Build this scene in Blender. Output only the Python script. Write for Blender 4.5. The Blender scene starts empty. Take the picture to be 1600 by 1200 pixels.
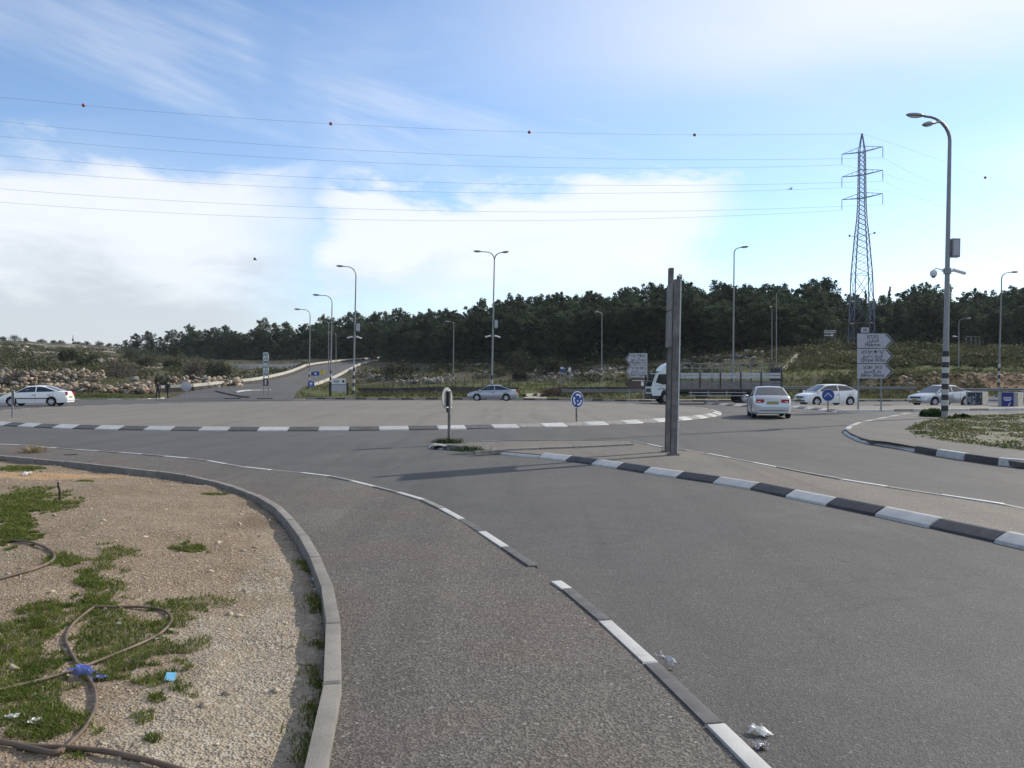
import bpy, bmesh, math, random
import numpy as np
from mathutils import Vector, Matrix
random.seed(7); RS = np.random.RandomState(11)
SC = bpy.context.scene
COL = SC.collection
rad = math.radians

# ------------------------------------------------------------------ camera
F, CX, HY, CZ = 1250.0, 800.0, 597.0, 1.65       # photo pixels: focal length, centre, horizon row; eye height in m
cam = bpy.data.cameras.new('camera'); camo = bpy.data.objects.new('camera', cam); COL.objects.link(camo)
cam.sensor_width = 36.0; cam.lens = 36.0 * F / 1600.0
cam.clip_start = 0.1; cam.clip_end = 6000
camo.location = (0, 0, CZ); camo.rotation_euler = (rad(90) - math.atan(3.0 / F), 0, 0)
SC.camera = camo

# ------------------------------------------------------------------ light
SUN_AZ, SUN_EL = 55.0, 30.0                       # degrees to the right of straight ahead, above the horizon
sd = Vector((math.sin(rad(SUN_AZ)) * math.cos(rad(SUN_EL)), math.cos(rad(SUN_AZ)) * math.cos(rad(SUN_EL)), math.sin(rad(SUN_EL))))
sl = bpy.data.lights.new('sun', 'SUN'); slo = bpy.data.objects.new('sun', sl); COL.objects.link(slo)
sl.energy = 2.9; sl.angle = rad(0.53); sl.color = (1.0, 0.92, 0.80)
slo.rotation_euler = sd.to_track_quat('Z', 'Y').to_euler(); slo.location = (40, 30, 60)
SC.view_settings.view_transform = 'Standard'; SC.view_settings.look = 'None'
SC.view_settings.exposure = 0.78; SC.view_settings.gamma = 1.0; SC.view_settings.use_curve_mapping = False

class NT:
    """small node-tree helper: every call returns an output socket"""
    def __init__(s, tree): s.t = tree; s.n = tree.nodes; s.l = tree.links
    def put(s, sock, v):
        if isinstance(v, bpy.types.NodeSocket): s.l.new(v, sock)
        elif isinstance(v, (tuple, list)):
            sock.default_value = tuple(v) + (1.0,) * (len(sock.default_value) - len(v))
        else: sock.default_value = v
    def m(s, op, a, b=None, c=None, clamp=False):
        n = s.n.new('ShaderNodeMath'); n.operation = op; n.use_clamp = clamp
        for i, v in enumerate((a, b, c)):
            if v is not None: s.put(n.inputs[i], v)
        return n.outputs[0]
    def ss(s, v, lo, hi, a=0.0, b=1.0):
        n = s.n.new('ShaderNodeMapRange'); n.interpolation_type = 'SMOOTHSTEP'
        s.put(n.inputs[0], v); n.inputs[1].default_value = lo; n.inputs[2].default_value = hi
        n.inputs[3].default_value = a; n.inputs[4].default_value = b
        return n.outputs[0]
    def mix(s, f, a, b, blend='MIX'):
        n = s.n.new('ShaderNodeMix'); n.data_type = 'RGBA'; n.blend_type = blend
        s.put(n.inputs[0], f); s.put(n.inputs[6], a); s.put(n.inputs[7], b)
        return n.outputs[2]
    def noise(s, vec, scale, detail=4, rough=0.55, dist=0.0):
        n = s.n.new('ShaderNodeTexNoise'); s.put(n.inputs['Vector'], vec)
        n.inputs['Scale'].default_value = scale; n.inputs['Detail'].default_value = detail
        n.inputs['Roughness'].default_value = rough; n.inputs['Distortion'].default_value = dist
        return n.outputs[0]
    def voro(s, vec, scale, out=0):
        n = s.n.new('ShaderNodeTexVoronoi'); s.put(n.inputs['Vector'], vec); n.inputs['Scale'].default_value = scale
        return n.outputs[out]
    def comb(s, x, y, z):
        n = s.n.new('ShaderNodeCombineXYZ'); s.put(n.inputs[0], x); s.put(n.inputs[1], y); s.put(n.inputs[2], z)
        return n.outputs[0]
    def sep(s, v):
        n = s.n.new('ShaderNodeSeparateXYZ'); s.put(n.inputs[0], v); return n.outputs
    def coord(s, which='Object'):
        return s.n.new('ShaderNodeTexCoord').outputs[which]

W = bpy.data.worlds.new('World'); SC.world = W; W.use_nodes = True
def build_world():
    k = NT(W.node_tree); k.n.clear()
    out = k.n.new('ShaderNodeOutputWorld'); bg = k.n.new('ShaderNodeBackground')
    sky = k.n.new('ShaderNodeTexSky'); sky.sky_type = 'NISHITA'; sky.sun_disc = False
    sky.sun_elevation = rad(SUN_EL); sky.sun_rotation = rad(SUN_AZ)
    sky.air_density = 1.0; sky.dust_density = 0.15; sky.ozone_density = 2.0
    d = k.coord('Generated'); x, y, z = k.sep(d)
    zc = k.m('MAXIMUM', z, 0.0)
    el = k.m('MULTIPLY', k.m('ARCSINE', z), 57.2958)
    az = k.m('MULTIPLY', k.m('ARCTAN2', x, y), 57.2958)
    den = k.m('ADD', zc, 0.14)
    P = k.comb(k.m('DIVIDE', x, den), k.m('DIVIDE', y, den), 0.0)
    AE = k.comb(k.m('MULTIPLY', az, 0.06), k.m('MULTIPLY', el, 0.16), 1.7)
    # high thin streaks, everywhere
    st = k.n.new('ShaderNodeMapping'); st.inputs['Rotation'].default_value = (0, 0, rad(-32)); st.inputs['Scale'].default_value = (0.55, 1.7, 1)
    k.put(st.inputs[0], P)
    n1 = k.noise(st.outputs[0], 0.9, 7, 0.55, 0.5)
    n1b = k.noise(P, 0.45, 3, 0.5, 0.3)
    cir = k.m('MULTIPLY', k.ss(n1, 0.46, 0.80), k.ss(n1b, 0.36, 0.64))
    # brighter veil of cloud towards the sun side, high up
    veil = k.m('MULTIPLY', k.ss(az, -16, 33), k.ss(k.m('ADD', el, k.m('MULTIPLY', k.m('SUBTRACT', n1b, 0.5), 18)), 15.0, 24))
    veil = k.m('MULTIPLY', veil, k.ss(n1, 0.16, 0.56))
    s2 = k.m('ADD', el, k.m('MULTIPLY', az, 0.24))
    n3 = k.noise(k.comb(k.m('MULTIPLY', s2, 0.16), k.m('MULTIPLY', az, 0.022), 4.2), 1.0, 7, 0.6, 0.5)
    n3b = k.noise(k.comb(k.m('MULTIPLY', s2, 0.05), k.m('MULTIPLY', az, 0.035), 8.2), 1.0, 4, 0.55, 0.4)
    cir = k.m('MAXIMUM', cir, k.m('MULTIPLY', k.m('MULTIPLY', k.ss(n3, 0.40, 0.72), k.ss(n3b, 0.30, 0.62)), k.ss(el, 8, 15)))
    cir = k.m('MAXIMUM', k.m('MULTIPLY', cir, 0.60), k.m('MULTIPLY', veil, 0.92))
    # low banks
    nb = k.noise(AE, 1.6, 8, 0.58, 0.35)
    nb2 = k.noise(AE, 5.0, 5, 0.6, 0.2)
    wob = k.m('ADD', k.m('MULTIPLY', k.m('SUBTRACT', nb, 0.5), 9.0), k.m('MULTIPLY', k.m('SUBTRACT', nb2, 0.5), 2.2))
    e2 = k.m('ADD', el, wob)
    def bank(a0, a1, fa0, fa1, top, ft, bot, fb):
        a = k.m('MULTIPLY', k.ss(k.m('ADD', az, k.m('MULTIPLY', wob, 1.2)), a0 - fa0, a0 + fa0), k.ss(k.m('ADD', az, k.m('MULTIPLY', wob, 0.9)), a1 - fa1, a1 + fa1, 1, 0))
        return k.m('MULTIPLY', k.m('MULTIPLY', a, k.ss(e2, top - ft, top + ft, 1, 0)), k.ss(e2, bot - fb, bot + fb))
    bl = bank(-75, -15, 12, 6, 13.6, 1.8, -4, 2)
    bm = bank(-13.5, 14.0, 2.0, 3.0, 13.6, 0.9, 6.5, 3.0)
    br = bank(30, 120, 20, 15, 11, 3, -4, 2)
    bk = k.m('MULTIPLY', k.ss(nb, 0.47, 0.62), k.m('MULTIPLY', k.ss(k.m('ABSOLUTE', az), 60, 80), k.ss(el, 22, 40, 1, 0)))
    low = k.m('MULTIPLY', k.ss(e2, 1.5, 8.0, 1, 0), 0.80)
    banks = k.m('MAXIMUM', k.m('MAXIMUM', bl, bm), k.m('MAXIMUM', k.m('MULTIPLY', br, 0.6), bk))
    banks = k.m('MAXIMUM', banks, low)
    amt = k.m('MAXIMUM', cir, k.m('MULTIPLY', banks, 0.86), clamp=True)
    grey = k.m('MULTIPLY', k.ss(k.m('ADD', el, k.m('MULTIPLY', wob, 1.3)), 5.0, 10.0, 1, 0), k.ss(az, -16, 4, 1, 0.0))
    skyc = k.mix(1.0, sky.outputs[0], SKY_TINT, 'MULTIPLY')
    cloud = k.mix(grey, CLOUD_W, CLOUD_G)
    col = k.mix(amt, skyc, cloud)
    k.put(bg.inputs[0], col); bg.inputs[1].default_value = SKY_STRENGTH
    k.l.new(bg.outputs[0], out.inputs[0])
SKY_STRENGTH = 0.107
SKY_TINT = (0.91, 0.955, 1.03)
CLOUD_W = (5.5, 5.6, 5.8)
CLOUD_G = (3.6, 3.75, 4.05)
build_world()

# ------------------------------------------------------------------ helpers
def G(px, py, z=0.0):
    """where the line of sight through a photo pixel meets the height z"""
    D = (CZ - z) * F / (py - HY)
    return Vector(((px - CX) / F * D, D, z))
def AT(px, py, D):
    """point at distance D along the view axis"""
    return Vector(((px - CX) / F * D, D, CZ + (HY - py) / F * D))

class MB:
    def __init__(s): s.v = []; s.f = []; s.mi = []
    def add(s, vs, fs, mi=0):
        o = len(s.v); s.v.extend([tuple(p) for p in vs])
        s.f.extend([tuple(i + o for i in f) for f in fs]); s.mi.extend([mi] * len(fs))
    def box(s, c, d, rz=0.0, mi=0, taper=1.0):
        hx, hy, hz = d[0] / 2, d[1] / 2, d[2] / 2; ca, sa = math.cos(rz), math.sin(rz); vs = []
        for z, t in ((-hz, 1), (hz, taper)):
            for x, y in ((-hx, -hy), (hx, -hy), (hx, hy), (-hx, hy)):
                x *= t; y *= t
                vs.append((c[0] + x * ca - y * sa, c[1] + x * sa + y * ca, c[2] + z))
        s.add(vs, [(3, 2, 1, 0), (4, 5, 6, 7), (0, 1, 5, 4), (1, 2, 6, 5), (2, 3, 7, 6), (3, 0, 4, 7)], mi)
    def tube(s, pts, r, n=8, mi=0, cap=True):
        pts = [Vector(p) for p in pts]; m = len(pts)
        rs = list(r) if isinstance(r, (list, tuple)) else [r] * m
        vs = []; fs = []; prev = None
        for i, p in enumerate(pts):
            t = (pts[min(i + 1, m - 1)] - pts[max(i - 1, 0)]).normalized()
            if prev is None:
                a = Vector((0, 0, 1)) if abs(t.z) < 0.9 else Vector((1, 0, 0)); u = t.cross(a).normalized()
            else:
                u = (prev - t * prev.dot(t)).normalized()
            prev = u; w = t.cross(u)
            for j in range(n):
                a = 2 * math.pi * j / n; vs.append(p + (u * math.cos(a) + w * math.sin(a)) * rs[i])
        for i in range(m - 1):
            for j in range(n):
                a, b = i * n + j, i * n + (j + 1) % n; fs.append((a, b, b + n, a + n))
        if cap: fs.append(tuple(range(n - 1, -1, -1))); fs.append(tuple(range((m - 1) * n, m * n)))
        s.add(vs, fs, mi)
    def prism(s, poly, a, b, axis='y', mi=0):
        """polygon in the plane across the axis, extruded from a to b"""
        n = len(poly); vs = []
        for t in (a, b):
            for p, q in poly:
                vs.append({'y': (p, t, q), 'x': (t, p, q), 'z': (p, q, t)}[axis])
        fs = [tuple(range(n)), tuple(range(2 * n - 1, n - 1, -1))]
        for i in range(n):
            j = (i + 1) % n; fs.append((i, i + n, j + n, j))
        s.add(vs, fs, mi)
    def lathe(s, prof, c=(0, 0, 0), n=16, axis='z', mi=0, cap=True):
        vs = []; fs = []
        for r, h in prof:
            for j in range(n):
                a = 2 * math.pi * j / n
                p = {'z': (r * math.cos(a), r * math.sin(a), h), 'y': (r * math.cos(a), h, r * math.sin(a)), 'x': (h, r * math.cos(a), r * math.sin(a))}[axis]
                vs.append((p[0] + c[0], p[1] + c[1], p[2] + c[2]))
        for i in range(len(prof) - 1):
            for j in range(n):
                a, b = i * n + j, i * n + (j + 1) % n; fs.append((a, b, b + n, a + n))
        if cap: fs.append(tuple(range(n - 1, -1, -1))); fs.append(tuple(range((len(prof) - 1) * n, len(prof) * n)))
        s.add(vs, fs, mi)
    def ellip(s, c, r, n=10, m=6, mi=0, rz=0.0, ry=0.0):
        R = Matrix.Rotation(rz, 3, 'Z') @ Matrix.Rotation(ry, 3, 'Y'); vs = []; fs = []
        for i in range(m + 1):
            t = math.pi * i / m
            for j in range(n):
                a = 2 * math.pi * j / n
                p = R @ Vector((r[0] * math.sin(t) * math.cos(a), r[1] * math.sin(t) * math.sin(a), r[2] * math.cos(t)))
                vs.append(p + Vector(c))
        for i in range(m):
            for j in range(n):
                a, b = i * n + j, i * n + (j + 1) % n
                if i == 0: fs.append((a, b + n, a + n))
                elif i == m - 1: fs.append((a, b, a + n))
                else: fs.append((a, b, b + n, a + n))
        s.add(vs, fs, mi)

def mesh_of(name, v, f, mats, mi=None, smooth=None):
    me = bpy.data.meshes.new(name); me.from_pydata([tuple(p) for p in v], [], f)
    for m in (mats if isinstance(mats, (list, tuple)) else [mats]): me.materials.append(m)
    if mi is not None: me.polygons.foreach_set('material_index', mi)
    me.validate()
    bm = bmesh.new(); bm.from_mesh(me); bmesh.ops.recalc_face_normals(bm, faces=bm.faces); bm.to_mesh(me); bm.free()
    if smooth:
        me.polygons.foreach_set('use_smooth', [True] * len(me.polygons)); me.set_sharp_from_angle(angle=rad(smooth))
    me.update(); return me
def fast_mesh(name, V, Fc, mat, smooth=False):
    """numpy arrays: V (n,3), Fc (m,k) faces of k corners"""
    me = bpy.data.meshes.new(name); V = np.asarray(V, np.float32); Fc = np.asarray(Fc, np.int32); k = Fc.shape[1]
    me.vertices.add(len(V)); me.vertices.foreach_set('co', V.ravel())
    me.loops.add(Fc.size); me.loops.foreach_set('vertex_index', Fc.ravel())
    me.polygons.add(len(Fc)); me.polygons.foreach_set('loop_start', np.arange(len(Fc), dtype=np.int32) * k)
    me.polygons.foreach_set('loop_total', np.full(len(Fc), k, np.int32))
    if smooth: me.polygons.foreach_set('use_smooth', np.ones(len(Fc), bool))
    for m in (mat if isinstance(mat, (list, tuple)) else [mat]): me.materials.append(m)
    me.update(calc_edges=True); return me
def link(name, me, parent=None, loc=None, rot=None, scale=None):
    o = bpy.data.objects.new(name, me); COL.objects.link(o)
    if parent is not None: o.parent = parent
    if loc is not None: o.location = loc
    if rot is not None: o.rotation_euler = rot
    if scale is not None: o.scale = scale
    return o
def part(name, mb, mats, parent=None, smooth=35, **kw):
    return link(name, mesh_of(name, mb.v, mb.f, mats, mb.mi, smooth), parent, **kw)
def tag(o, label=None, cat=None, group=None, kind=None):
    if label: o['label'] = label
    if cat: o['category'] = cat
    if group: o['group'] = group
    if kind: o['kind'] = kind
    return o
def thing(name, label, cat, loc=(0, 0, 0), rz=0.0, group=None, rot=None):
    o = bpy.data.objects.new(name, None); COL.objects.link(o); o.empty_display_size = 0.3
    o.location = loc; o.rotation_euler = rot if rot else (0, 0, rz)
    return tag(o, label, cat, group)
def copy_tree(o, parent=None):
    c = o.copy(); COL.objects.link(c); c.parent = parent
    for ch in [x for x in bpy.data.objects if x.parent == o]: copy_tree(ch, c)
    return c

# ------------------------------------------------------------------ materials
M = {}
def mat(name, base, rough=0.7, metal=0.0, var=0.0, vscale=3.0, bump=0.0, bscale=20.0, rand=0.0, spec=0.4, trans=0.0, dirt=None):
    m = bpy.data.materials.new(name); m.use_nodes = True; k = NT(m.node_tree)
    b = k.n['Principled BSDF']; c = k.coord('Object'); col = tuple(base) + (1,)
    va = k.n.new('ShaderNodeVectorMath'); k.put(va.inputs[0], c); ov = k.m('MULTIPLY', k.n.new('ShaderNodeObjectInfo').outputs['Random'], 41.0); k.put(va.inputs[1], k.comb(ov, ov, ov)); c = va.outputs[0]
    src = None
    if var > 0:
        n = k.noise(c, vscale, 6, 0.6)
        src = k.mix(k.ss(n, 0.3, 0.7), tuple(x * (1 - var) for x in base), tuple(min(1, x * (1 + var)) for x in base))
    if dirt:
        n = k.noise(c, dirt[1], 7, 0.65); src = k.mix(k.ss(n, dirt[2], dirt[2] + 0.18), src if src else col, dirt[0]); n = k.noise(c, dirt[1] * 6, 8, 0.75); src = k.mix(k.ss(n, dirt[2] + .02, dirt[2] + 0.07, 0, 0.8), src, dirt[0])
    if rand > 0:
        oi = k.n.new('ShaderNodeObjectInfo').outputs['Random']
        f = k.m('ADD', k.m('MULTIPLY', oi, 2 * rand), 1 - rand)
        src = k.mix(1.0, src if src else col, k.comb(f, f, f), 'MULTIPLY')
    if src is not None: k.put(b.inputs['Base Color'], src)
    else: b.inputs['Base Color'].default_value = col
    b.inputs['Roughness'].default_value = rough; b.inputs['Metallic'].default_value = metal
    b.inputs['Specular IOR Level'].default_value = spec
    if bump > 0:
        bn = k.n.new('ShaderNodeBump'); bn.inputs['Strength'].default_value = bump; bn.inputs['Distance'].default_value = 0.02
        k.put(bn.inputs['Height'], k.noise(c, bscale, 6, 0.65)); k.l.new(bn.outputs[0], b.inputs['Normal'])
    M[name] = m; return m

def leaf_mat(name, base, tip, rand=0.25, scale=0.9, trans=0.25):
    m = bpy.data.materials.new(name); m.use_nodes = True; k = NT(m.node_tree); b = k.n['Principled BSDF']
    n = k.noise(k.coord('Object'), scale, 4, 0.6)
    src = k.mix(k.ss(n, 0.32, 0.68), base, tip)
    oi = k.n.new('ShaderNodeObjectInfo').outputs['Random']; f = k.m('ADD', k.m('MULTIPLY', oi, 2 * rand), 1 - rand)
    src = k.mix(1.0, src, k.comb(f, f, f), 'MULTIPLY')
    k.put(b.inputs['Base Color'], src); b.inputs['Roughness'].default_value = 0.75; b.inputs['Specular IOR Level'].default_value = 0.2
    tr = k.n.new('ShaderNodeBsdfTranslucent'); k.put(tr.inputs[0], src); mx = k.n.new('ShaderNodeMixShader'); mx.inputs[0].default_value = trans
    k.l.new(b.outputs[0], mx.inputs[1]); k.l.new(tr.outputs[0], mx.inputs[2]); k.l.new(mx.outputs[0], k.n['Material Output'].inputs[0])
    M[name] = m; return m

def asphalt(name, dark, light, tint, agg, patch, bump, rough=0.85, red=None):
    m = bpy.data.materials.new(name); m.use_nodes = True; k = NT(m.node_tree); b = k.n['Principled BSDF']; c = k.coord('Object')
    vc = k.voro(c, agg, 1)                                   # one grey per chip
    g = k.sep(vc)[0]
    fine = k.noise(c, agg * 1.7, 3, 0.6)
    v = k.m('ADD', k.m('MULTIPLY', k.m('POWER', g, 1.6), 0.65), k.m('MULTIPLY', fine, 0.35))
    col = k.mix(v, dark, light)
    big = k.noise(c, patch, 6, 0.6, 0.4)
    col = k.mix(k.ss(big, 0.35, 0.7), col, k.mix(1.0, col, tint, 'MULTIPLY'))
    mid = k.noise(c, patch * 7, 5, 0.65)
    col = k.mix(k.ss(mid, 0.35, 0.75, 0, 0.4), col, k.mix(1.0, col, (0.72, 0.72, 0.73), 'MULTIPLY'))
    if red is not None:
        rn = k.noise(c, 0.55, 5, 0.6, 0.3); col = k.mix(k.ss(rn, 0.45, 0.68, 0, 0.75), col, k.mix(1.0, col, red, 'MULTIPLY'))
    spark = k.ss(k.sep(k.voro(c, agg * 0.9, 1))[1], 0.985, 0.995)
    col = k.mix(k.m('MULTIPLY', spark, 0.6), col, tuple(min(0.6, x * 2.0) for x in light))
    # cracks: edges of large cells, only here and there
    dv = k.n.new('ShaderNodeVectorMath'); k.put(dv.inputs[0], c); wn = k.m('MULTIPLY', k.m('SUBTRACT', k.noise(c, 1.3, 5, 0.6), 0.5), 0.9); k.put(dv.inputs[1], k.comb(wn, k.m('MULTIPLY', wn, -0.8), 0.0))
    vo = k.n.new('ShaderNodeTexVoronoi'); vo.feature = 'DISTANCE_TO_EDGE'; vo.inputs['Scale'].default_value = 0.42; k.put(vo.inputs['Vector'], dv.outputs[0])
    cr = k.m('MULTIPLY', k.ss(vo.outputs[0], 0.0, 0.012, 1, 0), k.ss(k.noise(c, 0.16, 3, 0.6), 0.47, 0.60))
    col = k.mix(k.m('MULTIPLY', cr, 0.32), col, (0.03, 0.03, 0.03))
    # oil spots and dusty pale patches
    ol = k.ss(k.noise(c, 0.75, 4, 0.55, 0.8), 0.66, 0.76); col = k.mix(k.m('MULTIPLY', ol, 0.45), col, k.mix(1.0, col, (0.55, 0.55, 0.56), 'MULTIPLY'))
    du = k.ss(k.noise(c, 0.33, 6, 0.7, 1.0), 0.55, 0.72); col = k.mix(k.m('MULTIPLY', du, 0.18), col, tint if False else (0.20, 0.185, 0.16))
    # long faint wheel-wear streaks and dusty blotches
    sx, sy, sz = k.sep(c)
    st = k.noise(k.comb(k.m('MULTIPLY', sx, 1.3), k.m('MULTIPLY', sy, 0.09), 0.0), 1.0, 5, 0.6, 0.8)
    col = k.mix(k.ss(st, 0.42, 0.72, 0, 0.6), col, k.mix(1.0, col, (0.68, 0.68, 0.69), 'MULTIPLY'))
    k.put(b.inputs['Base Color'], col); b.inputs['Roughness'].default_value = rough; b.inputs['Specular IOR Level'].default_value = 0.35
    bn = k.n.new('ShaderNodeBump'); bn.inputs['Strength'].default_value = bump; bn.inputs['Distance'].default_value = 0.006
    k.put(bn.inputs['Height'], k.m('ADD', k.voro(c, agg, 0), k.m('MULTIPLY', k.noise(c, agg * 0.3, 4, 0.7), 1.0)))
    k.l.new(bn.outputs[0], b.inputs['Normal']); M[name] = m; return m

asphalt('road_asphalt', (0.046, 0.045, 0.044), (0.122, 0.119, 0.114), (1.22, 1.2, 1.17), 105, 0.22, 0.5)
asphalt('path_asphalt', (0.041, 0.038, 0.034), (0.186, 0.173, 0.154), (1.12, 1.08, 1.02), 82, 0.35, 0.75, red=(1.15, 0.97, 0.94))
asphalt('island_surface', (0.132, 0.121, 0.104), (0.204, 0.188, 0.163), (1.13, 1.12, 1.08), 70, 0.10, 0.35)
asphalt('side_asphalt', (0.060, 0.057, 0.052), (0.165, 0.157, 0.145), (1.15, 1.12, 1.06), 75, 0.3, 0.5)
asphalt('splitter_surface', (0.092, 0.084, 0.073), (0.186, 0.171, 0.149), (1.2, 1.16, 1.08), 60, 0.25, 0.5)
mat('white_paint', (0.41, 0.41, 0.40), 0.6, var=0.10, vscale=6, bump=0.15, bscale=60, rand=0.10, dirt=((0.30, 0.29, 0.27, 1), 4.0, 0.60))
mat('black_paint', (0.030, 0.030, 0.034), 0.6, var=0.3, vscale=7, bump=0.15, bscale=60, rand=0.2, dirt=((0.10, 0.10, 0.10, 1), 5.0, 0.62))
mat('kerb_concrete', (0.175, 0.165, 0.148), 0.85, var=0.16, vscale=5, bump=0.3, bscale=70, rand=0.12, dirt=((0.13, 0.12, 0.105, 1), 3.0, 0.62))
mat('dark_kerb', (0.085, 0.085, 0.088), 0.8, var=0.22, vscale=6, bump=0.25, bscale=60, rand=0.15)
mat('grey_kerb', (0.20, 0.195, 0.185), 0.8, var=0.22, vscale=6, bump=0.25, bscale=60, rand=0.15)
mat('galv_steel', (0.22, 0.23, 0.24), 0.5, 0.55, var=0.12, vscale=8, rand=0.08)
mat('sign_back', (0.32, 0.32, 0.30), 0.55, var=0.1)
mat('pylon_steel', (0.17, 0.20, 0.26), 0.55, 0.2)
mat('rust_steel', (0.15, 0.145, 0.14), 0.6, 0.35, var=0.3, vscale=4, bump=0.1, bscale=30)
mat('wire', (0.22, 0.24, 0.27), 0.6, 0.2)
mat('sign_grey', (0.36, 0.37, 0.42), 0.45, 0.1, var=0.05, vscale=4)
mat('sign_white', (0.62, 0.63, 0.66), 0.45)
mat('sign_pale', (0.55, 0.60, 0.58), 0.45)
mat('sign_black', (0.02, 0.02, 0.025), 0.5)
mat('sign_brown', (0.06, 0.045, 0.04), 0.5)
mat('sign_blue', (0.012, 0.05, 0.24), 0.4)
mat('sign_yellow', (0.5, 0.38, 0.05), 0.5)
mat('concrete', (0.34, 0.33, 0.30), 0.85, var=0.15, vscale=2, bump=0.3, bscale=25)
mat('barrier_white', (0.40, 0.385, 0.34), 0.8, var=0.12, vscale=0.7)
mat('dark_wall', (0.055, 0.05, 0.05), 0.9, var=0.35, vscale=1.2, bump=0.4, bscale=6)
mat('poster_dark', (0.025, 0.03, 0.05), 0.6, var=0.3, vscale=6)
mat('poster_blue', (0.022, 0.028, 0.17), 0.55)
mat('tyre', (0.015, 0.015, 0.016), 0.85)
mat('rim', (0.50, 0.51, 0.53), 0.35, 0.15)
mat('glass', (0.015, 0.02, 0.026), 0.06, 0.0, spec=0.9)
mat('car_white', (0.74, 0.75, 0.76), 0.22, 0.0, spec=0.6)
mat('car_silver', (0.50, 0.52, 0.55), 0.26, 0.55, spec=0.6)
mat('car_silver_blue', (0.38, 0.40, 0.43), 0.26, 0.55, spec=0.6)
mat('car_dark', (0.025, 0.027, 0.03), 0.2, 0.2, spec=0.6)
mat('black_plastic', (0.02, 0.02, 0.022), 0.55)
mat('red_lens', (0.36, 0.02, 0.02), 0.2)
mat('clear_lens', (0.6, 0.62, 0.64), 0.15)
mat('plate_yellow', (0.32, 0.27, 0.07), 0.5)
mat('truck_white', (0.60, 0.66, 0.66), 0.35, var=0.06, vscale=3)
mat('truck_grey', (0.15, 0.15, 0.16), 0.6, var=0.2, vscale=3)
mat('truck_pale', (0.37, 0.38, 0.40), 0.55, var=0.15, vscale=3)
mat('truck_dark', (0.03, 0.031, 0.034), 0.7)
mat('bark', (0.09, 0.07, 0.055), 0.9, var=0.3, vscale=3)
leaf_mat('pine_leaf', (0.022, 0.035, 0.022), (0.082, 0.110, 0.056), trans=0.32, scale=0.55, rand=0.4)
leaf_mat('bush_leaf', (0.026, 0.034, 0.018), (0.052, 0.060, 0.032))
leaf_mat('oak_leaf', (0.020, 0.030, 0.016), (0.042, 0.052, 0.028))
leaf_mat('bare_twig', (0.075, 0.062, 0.055), (0.12, 0.10, 0.085), trans=0.1)
leaf_mat('red_brush', (0.065, 0.042, 0.036), (0.10, 0.068, 0.052), trans=0.15)
leaf_mat('scrub_leaf', (0.038, 0.044, 0.020), (0.096, 0.096, 0.044), scale=0.15)
leaf_mat('grass_blade', (0.055, 0.088, 0.013), (0.130, 0.160, 0.030), scale=7, trans=0.35)
leaf_mat('verge_grass', (0.052, 0.072, 0.022), (0.120, 0.118, 0.048), scale=0.35, trans=0.3)
leaf_mat('dry_blade', (0.20, 0.15, 0.08), (0.30, 0.24, 0.14), scale=3)
leaf_mat('green_shrub', (0.022, 0.048, 0.012), (0.048, 0.080, 0.022), scale=3)
mat('stone', (0.30, 0.25, 0.19), 0.9, var=0.32, vscale=1.6, bump=0.5, bscale=5, rand=0.28, dirt=((0.20, 0.115, 0.06, 1), 0.9, 0.52))
mat('grey_stone', (0.20, 0.195, 0.18), 0.9, var=0.3, vscale=1.6, bump=0.5, bscale=5, rand=0.3)
mat('pebble', (0.37, 0.31, 0.235), 0.9, var=0.45, vscale=14, rand=0.1)
mat('rubble_pebble', (0.29, 0.255, 0.20), 0.9, var=0.45, vscale=3)
mat('hose', (0.115, 0.082, 0.058), 0.6, var=0.35, vscale=5)
mat('stick', (0.03, 0.025, 0.022), 0.9)
mat('rag_blue', (0.19, 0.23, 0.50), 0.8, var=0.3, vscale=30)
mat('paper_cyan', (0.16, 0.42, 0.62), 0.6)
mat('paper_white', (0.70, 0.69, 0.66), 0.7, var=0.12, vscale=30)
mat('plastic_grey', (0.40, 0.40, 0.42), 0.4, var=0.25, vscale=25)
mat('skin', (0.30, 0.18, 0.12), 0.6)
mat('cloth_black', (0.018, 0.018, 0.022), 0.9)
mat('cloth_dark', (0.035, 0.032, 0.035), 0.9)
mat('cloth_white', (0.6, 0.6, 0.6), 0.8)
mat('ball_orange', (0.35, 0.06, 0.02), 0.6)
mat('lamp_glass', (0.6, 0.6, 0.58), 0.3)
mat('camera_white', (0.62, 0.63, 0.64), 0.4)
mat('bird_dark', (0.06, 0.055, 0.05), 0.8)
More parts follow.
